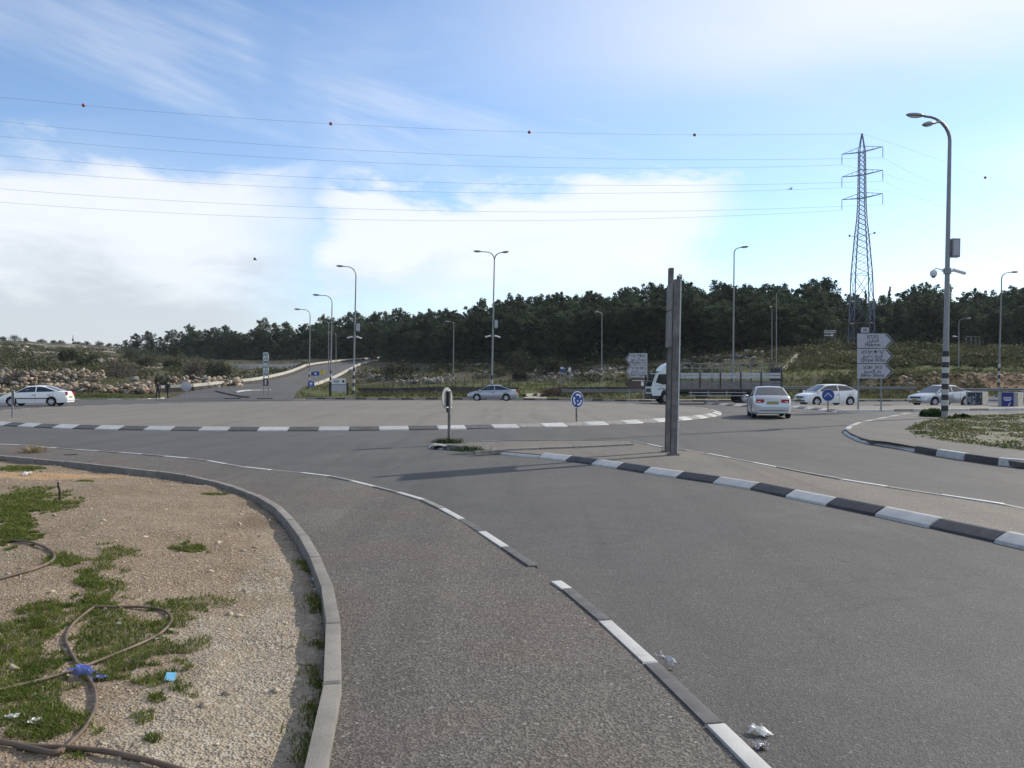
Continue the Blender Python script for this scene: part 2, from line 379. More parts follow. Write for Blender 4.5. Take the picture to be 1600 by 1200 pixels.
# ------------------------------------------------------------------ terrain
COLS = {-600: [(70,0),(80,.5),(92,1.0),(97,2.0),(110,2.6),(150,5.5),(300,15.5),(400,22.5),(450,23),(700,20)],
  0: [(70,0),(80,.5),(92,1.0),(97,2.0),(110,2.6),(150,5.5),(300,15.5),(400,22.5),(450,23),(700,20)],
  110: [(70,0),(80,.5),(92,1.0),(97,2.0),(110,2.6),(150,5.2),(300,14.0),(400,20.8),(450,21),(700,14)],
  200: [(70,0),(78,.35),(92,1.0),(97,1.8),(110,2.5),(150,4.6),(255,9.4),(300,13),(400,19),(450,19.5),(700,20)],
  400: [(70,0),(90,0.6),(100,1.1),(120,2.2),(150,3.6),(215,7.2),(260,9.8),(400,18),(700,30)],
  500: [(70,0),(90,.5),(115,1.3),(135,2.5),(165,4.6),(200,7.3),(260,10.5),(400,17),(700,30)],
  600: [(70,0),(78,.2),(90,.5),(108,1.2),(125,2.6),(150,4.2),(190,6.6),(230,9.2),(400,18),(700,32)],
  800: [(70,0),(78,.2),(88,.5),(100,1.15),(120,3.0),(135,4.6),(170,7),(220,10.5),(400,20),(700,34)],
  1000: [(70,0),(78,.2),(88,.6),(100,1.5),(110,3.2),(122,4.9),(150,6.8),(220,11),(400,21),(700,36)],
  1200: [(70,0),(78,.2),(86,.8),(92,2.3),(100,3.3),(115,6.1),(140,7.6),(220,12),(400,22),(700,38)],
  1400: [(70,0),(80,.2),(84,.5),(88,2.3),(96,3.0),(118,6.9),(128,7.0),(155,8.2),(220,12),(400,22),(700,38)],
  1600: [(70,0),(80,.2),(84,.5),(88,2.5),(96,3.0),(112,5.9),(130,6.6),(155,7.8),(220,12),(400,22),(700,38)],
  2400: [(70,0),(80,.2),(84,.5),(88,2.5),(96,3.0),(112,5.9),(130,6.6),(155,7.8),(220,12),(400,22),(700,38)]}
CK = sorted(COLS)
# far edge of the asphalt, as photo column -> distance
EDGE_PX = [-900, 0, 120, 235, 262, 300, 425, 445, 560, 640, 700, 800, 880, 950, 1010, 1060, 1215, 1600, 2400]
EDGE_D =  [76.5, 76.5, 74, 76, 82, 84, 84, 79, 75.5, 74.5, 75, 74.3, 72.5, 69.6, 67.4, 66.8, 68, 68.5, 68.5]
# the road climbing away at the left: rows of (distance, left column, left z, right column, right z)
CLIMB = [(72,240,.02,458,.02),(78,268,.12,460,.10),(84,290,.55,462,.40),(90,330,.95,466,.65),(100,400,1.45,473,.95),(108,424,1.85,486,1.2),
         (118,446,2.35,499,1.6),(128,462,2.95,520,2.4),(138,474,3.65,533,3.2),(148,484,4.35,543,3.9),(158,500,4.95,550,4.6),(168,520,5.5,559,5.3),
         (180,540,6.15,569,5.95),(195,560,6.85,580,6.65),(215,588,7.8,602,7.7),(240,620,8.8,632,8.75)]
_cd = np.array([r[0] for r in CLIMB], float)
def climb_row(D):
    return [np.interp(D, _cd, np.array([r[i] for r in CLIMB], float)) for i in (1, 2, 3, 4)]
def hash_noise(x, y, s, seed=0):
    """smooth value noise on arrays"""
    x = np.asarray(x, float) / s + 1000.5; y = np.asarray(y, float) / s + 1000.5
    xi = np.floor(x).astype(np.int64); yi = np.floor(y).astype(np.int64); fx = x - xi; fy = y - yi
    def h(a, b):
        n = (a * 374761393 + b * 668265263 + seed * 974711) & 0xffffffff
        n = ((n ^ (n >> 13)) * 1274126177) & 0xffffffff
        return ((n ^ (n >> 16)) & 0xffff) / 65535.0
    fx = fx * fx * (3 - 2 * fx); fy = fy * fy * (3 - 2 * fy)
    return (h(xi, yi) * (1 - fx) + h(xi + 1, yi) * fx) * (1 - fy) + (h(xi, yi + 1) * (1 - fx) + h(xi + 1, yi + 1) * fx) * fy
def fbm(x, y, s, seed=0, oct=4):
    t = 0; a = 0.5
    for i in range(oct): t = t + a * (hash_noise(x, y, s / 2 ** i, seed + i) - 0.5) * 2; a *= 0.5
    return t
def zbase(px, D):
    px = np.clip(np.asarray(px, float), CK[0], CK[-1]); D = np.asarray(D, float)
    prof = np.array([np.interp(D, [p[0] for p in COLS[k]], [p[1] for p in COLS[k]]) for k in CK])
    i = np.clip(np.searchsorted(CK, px, side='right') - 1, 0, len(CK) - 2); ck = np.array(CK, float)
    t = (px - ck[i]) / (ck[i + 1] - ck[i]); t = t * t * (3 - 2 * t)
    idx = np.arange(len(np.atleast_1d(px)))
    prof = prof.reshape(len(CK), -1); i = np.atleast_1d(i); t = np.atleast_1d(t)
    return prof[i, idx] * (1 - t) + prof[i + 1, idx] * t
def tz(px, D):
    """height of the land at photo column px and distance D (arrays)"""
    px = np.atleast_1d(np.asarray(px, float)); D = np.atleast_1d(np.asarray(D, float))
    z = zbase(px, D); X = (px - CX) / F * D
    amp = np.clip((D - 78) / 30, 0, 1)
    z = z + amp * (fbm(X, D, 14, 3) * 0.45 + fbm(X, D, 4, 9, 3) * 0.22)
    edge = np.interp(px, EDGE_PX, EDGE_D)
    k = np.clip((D - edge) / 0.5, 0, 1)
    z = np.where(D < edge + 0.5, -0.2 + k * (0.2 + np.maximum(z, 0.08)), np.maximum(z, 0.08))
    L, lz, R, rz = climb_row(D)                                  # lie just under the climbing road
    t = np.clip((px - L) / np.maximum(R - L, 1), 0, 1); rzz = lz * (1 - t) + rz * t - 0.07
    out = np.maximum(np.maximum(L - px, px - R), 0) / F * D       # metres outside the road
    w = 1 - np.clip((out - 0.6) / 7.0, 0, 1); w = w * w * (3 - 2 * w)
    w = np.where((D > 72) & (D < 245), w, 0)
    return z * (1 - w) + np.where(D < edge + 0.5, np.minimum(rzz, z), rzz) * w
def TZ(px, D): return float(tz(px, D)[0])
def on_land(px, D, dz=0.0):
    return Vector(((px - CX) / F * D, D, TZ(px, D) + dz))

def make_terrain():
    az = np.concatenate([np.linspace(-180, -62, 40)[:-1], np.linspace(-62, -34, 60)[:-1], np.linspace(-34, 34, 560)[:-1], np.linspace(34, 62, 60)[:-1], np.linspace(62, 180, 40)])
    rows = np.concatenate([np.geomspace(0.8, 66, 26)[:-1], np.linspace(66, 90, 66)[:-1], np.linspace(90, 130, 70)[:-1], np.geomspace(130, 460, 90)[:-1], np.geomspace(460, 1300, 14)])
    A, D = np.meshgrid(np.radians(az), rows); ac = np.clip(A, -rad(62), rad(62))
    px = CX + F * np.tan(ac)
    z = tz(px.ravel(), D.ravel()).reshape(D.shape)
    far = np.clip((D - 750) / 550, 0, 1); z = z * (1 - far)
    R = D / np.cos(ac); X = R * np.sin(A); Y = R * np.cos(A)
    V = np.stack([X, Y, z], -1).reshape(-1, 3); n = len(az); m = len(rows)
    i, j = np.meshgrid(np.arange(m - 1), np.arange(n - 1), indexing='ij'); a = (i * n + j).ravel()
    Fc = np.stack([a, a + 1, a + n + 1, a + n], -1)
    me = fast_mesh('terrain', V, Fc, terrain_mat(), True)
    # what grows or lies where: R green grass, G orange-brown cut soil, B pale stony ground
    p = px.ravel(); d = D.ravel(); x = X.ravel(); y = Y.ravel()
    def blk(v, a, b, s): return np.clip((v - a) / s, 0, 1) * np.clip((b - v) / s, 0, 1)
    n1 = hash_noise(x, y, 5, 21); n2 = hash_noise(x, y, 1.6, 22)
    g = blk(p, 455, 1230, 20) * blk(d, 74, 108, 5) * (0.45 + 0.55 * n1)
    g = np.maximum(g, blk(p, 1200, 2600, 20) * blk(d, 91, 106, 3) * (0.4 + 0.6 * n1))
    g = np.maximum(g, blk(p, 1370, 2600, 20) * blk(d, 104, 122, 6) * np.clip(n1 * 2 - 0.9, 0, 1) * .8)
    g = np.maximum(g, blk(p, 110, 262, 8) * blk(d, 72, 82, 2))
    g = np.maximum(g, blk(p, -900, 320, 50) * blk(d, 105, 800, 15) * (0.10 + 0.28 * n1))
    o = blk(p, 1375, 2600, 14) * blk(d, 82, 91, 1.6) * (0.6 + 0.4 * n2)
    o = np.maximum(o, blk(p, -900, 260, 30) * blk(d, 80, 104, 4) * 0.55 * n1)
    s = blk(p, 816, 858, 8) * blk(d, 74.5, 86, 2)
    s = np.maximum(s, blk(p, -900, 110, 20) * blk(d, 78, 84, 2) * .8)
    s = np.maximum(s, blk(p - (1216 + (d - 98) * 1.9), 0, 12, 3) * blk(d, 98, 114, 2) * 0.9)
    s = np.maximum(s, blk(p, 955, 1240, 20) * blk(d, 67, 73, 1.2) * .8)
    s = np.maximum(s, blk(p, 1240, 2600, 20) * blk(d, 68, 74, 1.5) * .6 * n2)
    s = np.maximum(s, blk(p, -900, 320, 50) * blk(d, 110, 800, 15) * np.clip(hash_noise(x, y, 9, 31) * 3 - 1.75, 0, 1) * .75)
    c = np.stack([g, o, s, np.ones_like(g)], -1).astype(np.float32)
    at = me.color_attributes.new('zone', 'FLOAT_COLOR', 'POINT'); at.data.foreach_set('color', c.ravel())
    tag(link('terrain', me), kind='structure')
def terrain_mat():
    m = bpy.data.materials.new('terrain'); m.use_nodes = True; k = NT(m.node_tree); b = k.n['Principled BSDF']; c = k.coord('Object')
    at = k.n.new('ShaderNodeAttribute'); at.attribute_name = 'zone'; r, g, bl = k.sep(at.outputs['Color'])
    n1 = k.noise(c, 0.35, 7, 0.65); n2 = k.noise(c, 2.2, 6, 0.65); n3 = k.noise(c, 0.9, 5, 0.7)
    col = k.mix(k.ss(n1, 0.35, 0.68), (0.050, 0.047, 0.028), (0.112, 0.098, 0.058))
    col = k.mix(k.ss(n2, 0.4, 0.7, 0, 0.6), col, (0.050, 0.054, 0.028))
    grass = k.mix(k.ss(n3, 0.35, 0.7), (0.052, 0.074, 0.022), (0.125, 0.120, 0.050))
    soil = k.mix(k.ss(n3, 0.35, 0.65), (0.13, 0.080, 0.045), (0.25, 0.165, 0.095))
    pale = k.mix(k.ss(n2, 0.35, 0.7), (0.30, 0.265, 0.205), (0.42, 0.385, 0.32))
    wob = k.m('MULTIPLY', k.m('SUBTRACT', n2, 0.5), 0.9)
    def w(v): return k.ss(k.m('ADD', v, wob), 0.28, 0.62)
    col = k.mix(w(r), col, grass); col = k.mix(w(g), col, soil); col = k.mix(w(bl), col, pale)
    k.put(b.inputs['Base Color'], col); b.inputs['Roughness'].default_value = 0.95; b.inputs['Specular IOR Level'].default_value = 0.15
    bn = k.n.new('ShaderNodeBump'); bn.inputs['Strength'].default_value = 0.9; bn.inputs['Distance'].default_value = 0.25
    k.put(bn.inputs['Height'], n2); k.l.new(bn.outputs[0], b.inputs['Normal']); return m
make_terrain()

# ------------------------------------------------------------------ asphalt
def flat_poly(name, pts, z, m, kind='structure'):
    bm = bmesh.new(); bm.faces.new([bm.verts.new((p[0], p[1], z)) for p in pts]); bmesh.ops.triangulate(bm, faces=bm.faces)
    bmesh.ops.recalc_face_normals(bm, faces=bm.faces)
    me = bpy.data.meshes.new(name); bm.to_mesh(me); bm.free(); me.materials.append(m)
    if me.polygons[0].normal.z < 0: me.flip_normals()
    return tag(link(name, me), kind=kind)
def slab(name, pts, z, m, h=0.14):
    """a raised flat surface with sides"""
    bm = bmesh.new(); top = [bm.verts.new((p[0], p[1], z)) for p in pts]; bot = [bm.verts.new((p[0], p[1], z - h)) for p in pts]
    f = bm.faces.new(top); n = len(pts)
    for i in range(n): bm.faces.new((top[i], bot[i], bot[(i + 1) % n], top[(i + 1) % n]))
    bmesh.ops.triangulate(bm, faces=[f]); bmesh.ops.recalc_face_normals(bm, faces=bm.faces)
    me = bpy.data.meshes.new(name); bm.to_mesh(me); bm.free(); me.materials.append(m)
    return tag(link(name, me), kind='structure')
far = [((p - CX) / F * d, d) for p, d in zip(np.linspace(-900, 2400, 120), np.interp(np.linspace(-900, 2400, 120), EDGE_PX, [e + 0.4 for e in EDGE_D]))]
flat_poly('road', [(-110, -40), (110, -40)] + far[::-1], 0.0, M['road_asphalt'])
def climbing_road():
    V = []; Fc = []; n = 7; Ds = np.concatenate([np.linspace(72, 168, 60), np.linspace(170, 240, 30)])
    for D in Ds:
        L, lz, R, rz = climb_row(D)
        for j in range(n):
            t = j / (n - 1); p = L + (R - L) * t; V.append(((p - CX) / F * D, D, lz + (rz - lz) * t + (0.02 if D > 76 else 0.004)))
    for i in range(len(Ds) - 1):
        for j in range(n - 1): a = i * n + j; Fc.append((a, a + 1, a + n + 1, a + n))
    tag(link('climbing_road', fast_mesh('climbing_road', V, Fc, M['road_asphalt'], True)), kind='structure')
climbing_road()

# ------------------------------------------------------------------ kerbs: every stone its own object
def kerb_mesh(name, w_slope, w_top, h, m, cut=0.02):
    """1 m long stone: x along the kerb, y from the road face inwards"""
    prof = [(0, -0.03), (w_slope * .12, h * .28), (w_slope, h - cut * .4), (w_slope + cut, h), (w_slope + w_top, h), (w_slope + w_top, -0.03)]
    b = MB(); n = len(prof); g = 0.006
    xs = [g, g + 0.012, 1 - g - 0.012, 1 - g]; sc = [0.93, 1, 1, 0.93]
    vs = [(x, p[0] if i in (0, 5) else p[0] + (1 - s) * 0.1, p[1] * (s if p[1] > 0 else 1)) for x, s in zip(xs, sc) for i, p in enumerate(prof)]
    fs = [(i * n + j, i * n + (j + 1) % n, (i + 1) * n + (j + 1) % n, (i + 1) * n + j) for i in range(3) for j in range(n)]
    fs += [tuple(range(n)), tuple(range(4 * n - 1, 3 * n - 1, -1))]
    b.add(vs, fs); return mesh_of(name, b.v, b.f, m, b.mi, 30)
def resample(pts, step):
    P = [Vector((p[0], p[1], 0)) for p in pts]; d = [0]
    for a, b in zip(P, P[1:]): d.append(d[-1] + (b - a).length)
    n = max(1, round(d[-1] / step)); out = []
    for i in range(n + 1):
        t = d[-1] * i / n; j = max(0, min(len(P) - 2, int(np.searchsorted(d, t, side='right')) - 1))
        u = (t - d[j]) / max(1e-6, d[j + 1] - d[j]); out.append(P[j].lerp(P[j + 1], u))
    return out
def smooth_line(pts, it=2):
    P = [Vector((p[0], p[1], 0)) for p in pts]
    for _ in range(it):
        Q = [P[0]]
        for a, b in zip(P, P[1:]): Q += [a.lerp(b, .25), a.lerp(b, .75)]
        P = Q + [P[-1]]
    return P
def kerb(name, pts, step, meshes, pattern, z=0.0, skip=(), sm=1):
    """pts run with the inner side on the LEFT"""
    root = thing(name, None, None); root['kind'] = 'structure'
    P = resample(smooth_line(pts, sm) if sm else pts, step)
    for i, (a, b) in enumerate(zip(P, P[1:])):
        if i in skip: continue
        me = meshes[pattern[i % len(pattern)]]; v = b - a
        jz = (RS.rand() - .5) * 0.014
        o = link('kerb_stone', me, root, (a.x, a.y, z + jz), (0, 0, math.atan2(v.y, v.x) + (RS.rand() - .5) * 0.022), (v.length * 1.0, 1, 1))
    return root
KW = kerb_mesh('kerb_white', 0.15, 0.06, 0.105, M['white_paint']); KB = kerb_mesh('kerb_black', 0.15, 0.06, 0.105, M['black_paint'])
RW = kerb_mesh('ring_white', 0.30, 0.10, 0.13, M['white_paint']); RB = kerb_mesh('ring_black', 0.30, 0.10, 0.13, M['dark_kerb']); RG = kerb_mesh('ring_grey', 0.30, 0.10, 0.13, M['grey_kerb'])
FW = kerb_mesh('flush_white', 0.012, 0.085, 0.12, M['white_paint'], 0.008); FB = kerb_mesh('flush_dark', 0.012, 0.085, 0.12, M['dark_kerb'], 0.008); FG = kerb_mesh('flush_grey', 0.012, 0.085, 0.12, M['grey_kerb'], 0.008)
LW = kerb_mesh('low_white', 0.03, 0.09, 0.055, M['white_paint'], 0.008); LB = kerb_mesh('low_dark', 0.03, 0.09, 0.055, M['grey_kerb'], 0.008)
UW = kerb_mesh('upright_white', 0.03, 0.10, 0.15, M['white_paint']); UB = kerb_mesh('upright_black', 0.03, 0.10, 0.15, M['black_paint'])
EK = kerb_mesh('edging', 0.008, 0.085, 0.15, M['kerb_concrete'], 0.006)
# the roundabout
RC = Vector((-8.3, 46.7, 0)); RR = 19.9
circ = [(RC.x + RR * math.cos(-a), RC.y + RR * math.sin(-a)) for a in np.linspace(0, 2 * math.pi, 181)][::-1]
nst = round(2 * math.pi * RR / 1.02)
def ring_kerb():
    root = thing('roundabout_kerb', None, None); root['kind'] = 'structure'
    for i in range(nst):
        a0 = 2 * math.pi * i / nst; p = Vector((RC.x + RR * math.cos(a0), RC.y + RR * math.sin(a0), 0)); a1 = 2 * math.pi * (i + 1) / nst
        q = Vector((RC.x + RR * math.cos(a1), RC.y + RR * math.sin(a1), 0)); v = q - p
        right = a0 > 1.5 * math.pi + 0.35 or a0 < 0.4           # paint worn to pale grey on the right-hand arc
        me = RW if i % 2 == 0 else (RG if right else RB)
        link('kerb_stone', me, root, (p.x, p.y, 0), (0, 0, math.atan2(v.y, v.x)), (v.length, 1, 1))
ring_kerb()
def dome():
    V = [(RC.x, RC.y, 0.20)]; Fc = []; rings = [2, 5, 9, 13, 16.5, RR - 0.36]; n = 96
    for r in rings:
        for j in range(n): a = 2 * math.pi * j / n; V.append((RC.x + r * math.cos(a), RC.y + r * math.sin(a), 0.125 + 0.075 * (1 - (r / (RR - .36)) ** 2)))
    tri = [(0, 1 + j, 1 + (j + 1) % n) for j in range(n)]
    quads = [(1 + i * n + j, 1 + (i + 1) * n + j, 1 + (i + 1) * n + (j + 1) % n, 1 + i * n + (j + 1) % n) for i in range(len(rings) - 1) for j in range(n)]
    me = mesh_of('roundabout_surface', V, tri + quads, M['island_surface'], None, 60); tag(link('roundabout_surface', me), kind='structure')
dome()
# the near pavement: road-side kerb (S) and its inner edging (I)
zS = 0.12
S_px = [(1170,1200),(1110,1137),(1007,1035),(938,970),(882,923),(863,908),(825,882),(717,810),(658,779),(612,767),(542,749),(496,740),(430,733.5),(378,728.5),(337,720),(300,715),(240,710),(190,706),(100,700),(0,692)]
S_px = [(a + (0.098 * F / (1912.0 / (b - HY)) if b >= 740 else 3), b) for a, b in S_px]
S = [(2.2,-6),(1.80,-2),(1.42,1.2)] + [tuple(G(a, b, zS).xy) for a, b in S_px] + [(-19.5,21.6),(-28,27),(-40,33),(-60,38),(-80,41)]
I_px = [(529,1200),(535,1075),(537,1000),(529,933),(510,883),(479,829),(433,783),(375,760),(300,741),(200,730),(130,722.5),(0,711)]
zI = 0.15
I = [(-.80,-6),(-.76,-2),(-.71,1.2)] + [tuple(G(a, b, zI).xy) for a, b in I_px] + [(-18,20.3),(-28,25.2),(-40,31),(-60,36),(-80,39)]
Ssm = resample(smooth_line(S, 1), 0.02)
_j = min(range(len(Ssm)), key=lambda q: (Ssm[q] - Vector((G(1140, 1130, zS).x, G(1140, 1130, zS).y, 0))).length)
def pavement_kerb():
    """painted stones in turn; part of one stone is broken away and the joint is open there"""
    root = thing('pavement_kerb', None, None); root['kind'] = 'structure'
    def lay(P, first):
        for i, (a, b) in enumerate(zip(P, P[1:])):
            if first == 'far': me = FW if i % 2 == 1 else (FB if a.y < 9 else FG)
            else: me = FW if i % 2 == 0 else FB; a, b = b, a
            mid = (a + b) / 2; v = b - a; L = v.length
            if first == 'far' and i == 3: L *= .30
            zz = 0.0 if (mid.y < 13 and mid.x > -4) else -0.004
            link('kerb_stone', me, root, (a.x, a.y, zz + (RS.rand() - .5) * .006), (0, 0, math.atan2(v.y, v.x)), (L, 1, 1))
    lay(resample(Ssm[_j:], 0.80), 'far'); lay(resample(Ssm[:_j + 1][::-1], 0.80), 'near')
pavement_kerb()
EKr = resample(smooth_line(I, 1), 1.0)
def edging():
    root = thing('pavement_edging', None, None); root['kind'] = 'structure'
    for i, (a, b) in enumerate(zip(EKr, EKr[1:])):
        v = b - a
        link('kerb_stone', EK, root, (a.x, a.y, (RS.rand() - .5) * .008), (0, 0, math.atan2(v.y, v.x) + (RS.rand() - .5) * .006), (v.length, 1, 1))
edging()
def strip_between(name, A, B, z, m, n=220):
    """surface between two lines, finely divided, with a very slight unevenness"""
    def even(P, n):
        P = [Vector((p[0], p[1], 0)) for p in P]; d = np.concatenate([[0], np.cumsum([(b - a).length for a, b in zip(P, P[1:])])])
        t = np.linspace(0, d[-1], n); return np.interp(t, d, [p.x for p in P]), np.interp(t, d, [p.y for p in P])
    ax, ay = even(A, n); bx, by = even(B, n); k = 14; V = []; Fc = []
    for i in range(n):
        for j in range(k):
            t = j / (k - 1); x = ax[i] * (1 - t) + bx[i] * t; y = ay[i] * (1 - t) + by[i] * t
            V.append((x, y, z + 0.012 * float(fbm(np.array([x]), np.array([y]), 1.2, 5, 3)[0])))
    for i in range(n - 1):
        for j in range(k - 1): a = i * k + j; Fc.append((a, a + 1, a + k + 1, a + k))
    return tag(link(name, fast_mesh(name, V, Fc, m, True)), kind='structure')
def offset(P, d):
    P = [Vector((p[0], p[1], 0)) for p in P]; out = []
    for i, p in enumerate(P):
        t = (P[min(i + 1, len(P) - 1)] - P[max(i - 1, 0)]).normalized(); out.append(p + Vector((-t.y, t.x, 0)) * d)
    return out
strip_between('pavement', offset(smooth_line(S, 1), 0.05), offset(smooth_line(I, 1), 0.04), 0.105, M['path_asphalt'])

# the splitter island on the right
def bez(px, z=0.0): return [tuple(G(a, b, z).xy) for a, b in px]
P1 = bez([(668,699.5),(696,704),(724,706)])
P2 = bez([(724,706),(780,710.5),(840,716)])
P3 = bez([(840,716),(885,721),(929,727),(972,734),(1019,742),(1069,749),(1122,757),(1182,767),(1242,781),(1306,794),(1386,811),(1471,830),(1577,854)]) + [(5.25,7.0),(5.6,5.2),(6.1,3.0),(6.8,0),(8.2,-5)]
kerb('splitter_kerb_tip', P1, 0.95, {'w': KW, 'b': KB}, 'wb', sm=0)
kerb('splitter_kerb_dropped', P2, 1.0, {'w': LW, 'b': LB}, 'bwb', z=0.0, sm=0)
kerb('splitter_kerb', P3, 0.86, {'w': KW, 'b': KB}, 'wb', sm=0)
Q_px = [(672,697.5),(700,691.5),(790,689),(900,688),(985,689.5),(1017,695),(1039,700),(1092,706),(1157,718.5),(1187,724),(1232,733),(1276,742),(1330,751.5),(1403,763),(1489,776),(1600,793)]
zQ = 0.075
Q = bez(Q_px, zQ) + [(6.6,8.2),(7.8,5.5),(9.0,2.5),(11,-3)]
Qr = bez(Q_px[5:], 0.055) + Q[-4:]
kerb('splitter_kerb_far', Qr[::-1], 0.95, {'w': LW, 'b': LB}, 'wbwbb', z=0.022, sm=0)
kerb('splitter_kerb_back', bez(Q_px[:6], 0.055)[::-1], 1.0, {'b': LB}, 'b', z=0.022, sm=0)
poly = [p for p in offset(P1, .2)] + [p for p in offset(P2, .1)][1:] + [p for p in offset(P3, .19)][1:] + [Vector((p[0], p[1], 0)) for p in offset(Q[::-1], .1)]
slab('splitter_island', poly, 0.076, M['splitter_surface'], 0.1)
# low worn ridge of an old kerb across the island tip
kerb('splitter_ridge', bez([(738,703),(800,699.5),(900,696),(985,692)], 0.13)[::-1], 0.9, {'b': LB}, 'b', z=0.06, sm=0)

# the pavement on the right with the rubble patch
Wl = bez([(1317,676),(1324,682),(1340,690),(1356,694.5),(1380,697),(1405,701.5),(1428,706)])
Wr = bez([(1428,706),(1471,714),(1510,720),(1560,727.5),(1600,733)]) + [(16,13.2),(18,9.5),(21,5),(27,-3)]
Wu = bez([(1317,676),(1322,670.5),(1340,664),(1375,657),(1412,649.5),(1450,647.5),(1600,647.5)]) + [(44,40),(70,38)]
kerb('right_kerb_nose', Wl, 0.95, {'w': KW, 'b': KB}, 'w', z=0.0, sm=0)
kerb('right_kerb', Wr, 1.05, {'w': UW, 'b': UB}, 'bw', sm=0)
kerb('right_kerb_far', Wu[::-1], 0.95, {'w': kerb_mesh('wide_white', .05, .17, .10, M['white_paint']), 'b': kerb_mesh('wide_grey', .05, .17, .10, M['grey_kerb'])}, 'wwb', z=0.03, sm=0)
poly = [Vector((p[0], p[1], 0)) for p in offset(Wl, .08)] + [p for p in offset(Wr, .1)][1:] + [Vector((70, 0, 0))] + offset(Wu[::-1], .08)
slab('right_pavement', poly, 0.115, M['side_asphalt'], 0.1)
# island in the far right arm with the big direction sign
N1 = bez([(1100,631.5),(1165,636),(1232,637),(1275,641),(1311,645),(1400,643.6),(1600,641.5)]) + [(50,44.5),(70,43)]
N2 = bez([(1100,631.0),(1150,631.8),(1232,634.8),(1320,636.4),(1420,636.2),(1600,636.2)]) + [(60,50),(74,49)]
kerb('far_island_kerb', N1[:5], 1.25, {'w': RW, 'b': RB}, 'wb', sm=0)
kerb('far_island_kerb_low', N1[4:], 1.25, {'w': UW, 'b': LB}, 'wwwb', sm=0)
kerb('far_island_back_kerb', N2[::-1], 1.2, {'w': UW, 'b': UB}, 'wwb', sm=0)
slab('far_island', offset(N1, .36) + offset(N2[::-1], .08), 0.122, M['island_surface'], 0.1)
# the kerb along the far verge
def far_edge(p0, p1, n): return [((p - CX) / F * np.interp(p, EDGE_PX, EDGE_D), float(np.interp(p, EDGE_PX, EDGE_D)) - 0.06) for p in np.linspace(p0, p1, n)]
kerb('far_verge_kerb', far_edge(478, 1600, 90), 1.15, {'w': UW, 'b': UB, 'g': kerb_mesh('upright_grey', .03, .1, .15, M['grey_kerb'])}, 'gbgb', sm=0)
kerb('left_verge_kerb', far_edge(-300, 258, 30), 1.2, {'w': LW, 'g': LB}, 'gwg', z=0.03, sm=0)
# tip between the climbing road and the ring: a low dark kerb and a small paved wedge
kerb('wedge_kerb', bez([(480,620.5),(481,617),(476,613.5),(455,609.8)], 0.1)[::-1], 1.0, {'b': UB}, 'b', z=0.05, sm=0)
kerb('ring_mouth_kerb', bez([(250,624.6),(305,624.2),(330,624.4),(380,624.4),(430,624.4),(478,624.2)], 0.0), 1.6, {'w': LW, 'b': UB, 'g': LB}, 'gwgwbwb', sm=0)
# ------------------------------------------------------------------ the bare ground in front on the left
_Iy = np.array([p[1] for p in I]); _Ix = np.array([p[0] for p in I])
_Is = [(q.x, q.y) for q in smooth_line(I, 1)]
_Isy = np.array([q[1] for q in _Is]); _Isx = np.array([q[0] for q in _Is])
def xI(y): return np.interp(y, _Isy, _Isx)
def dist_I(x, y):
    """rough distance to the edging line"""
    return np.min(np.hypot(np.asarray(x)[..., None] - _Isx[::1], np.asarray(y)[..., None] - _Isy[::1]), -1)
def dirt_z(x, y):
    x = np.asarray(x, float); y = np.asarray(y, float)
    d = np.maximum(xI(y) - x, 0)
    z = 0.035 + 0.06 * np.clip(d / 2.0, 0, 1) - 0.05 * np.exp(-(d / 0.10) ** 2)
    z = z + fbm(x, y, 1.3, 41, 4) * 0.055 * np.clip(d / .35, 0, 1) + fbm(x, y, 0.18, 47, 3) * 0.018
    z = z + 0.05 * np.clip((-x - 2.3) / 1.5, 0, 1) * (y < 12)
    return z
def DZ(x, y): return float(dirt_z(np.array([x]), np.array([y]))[0])
def GD(px, py):
    p = G(px, py, 0.07)
    for _ in range(3): p = G(px, py, DZ(p.x, p.y))
    return p
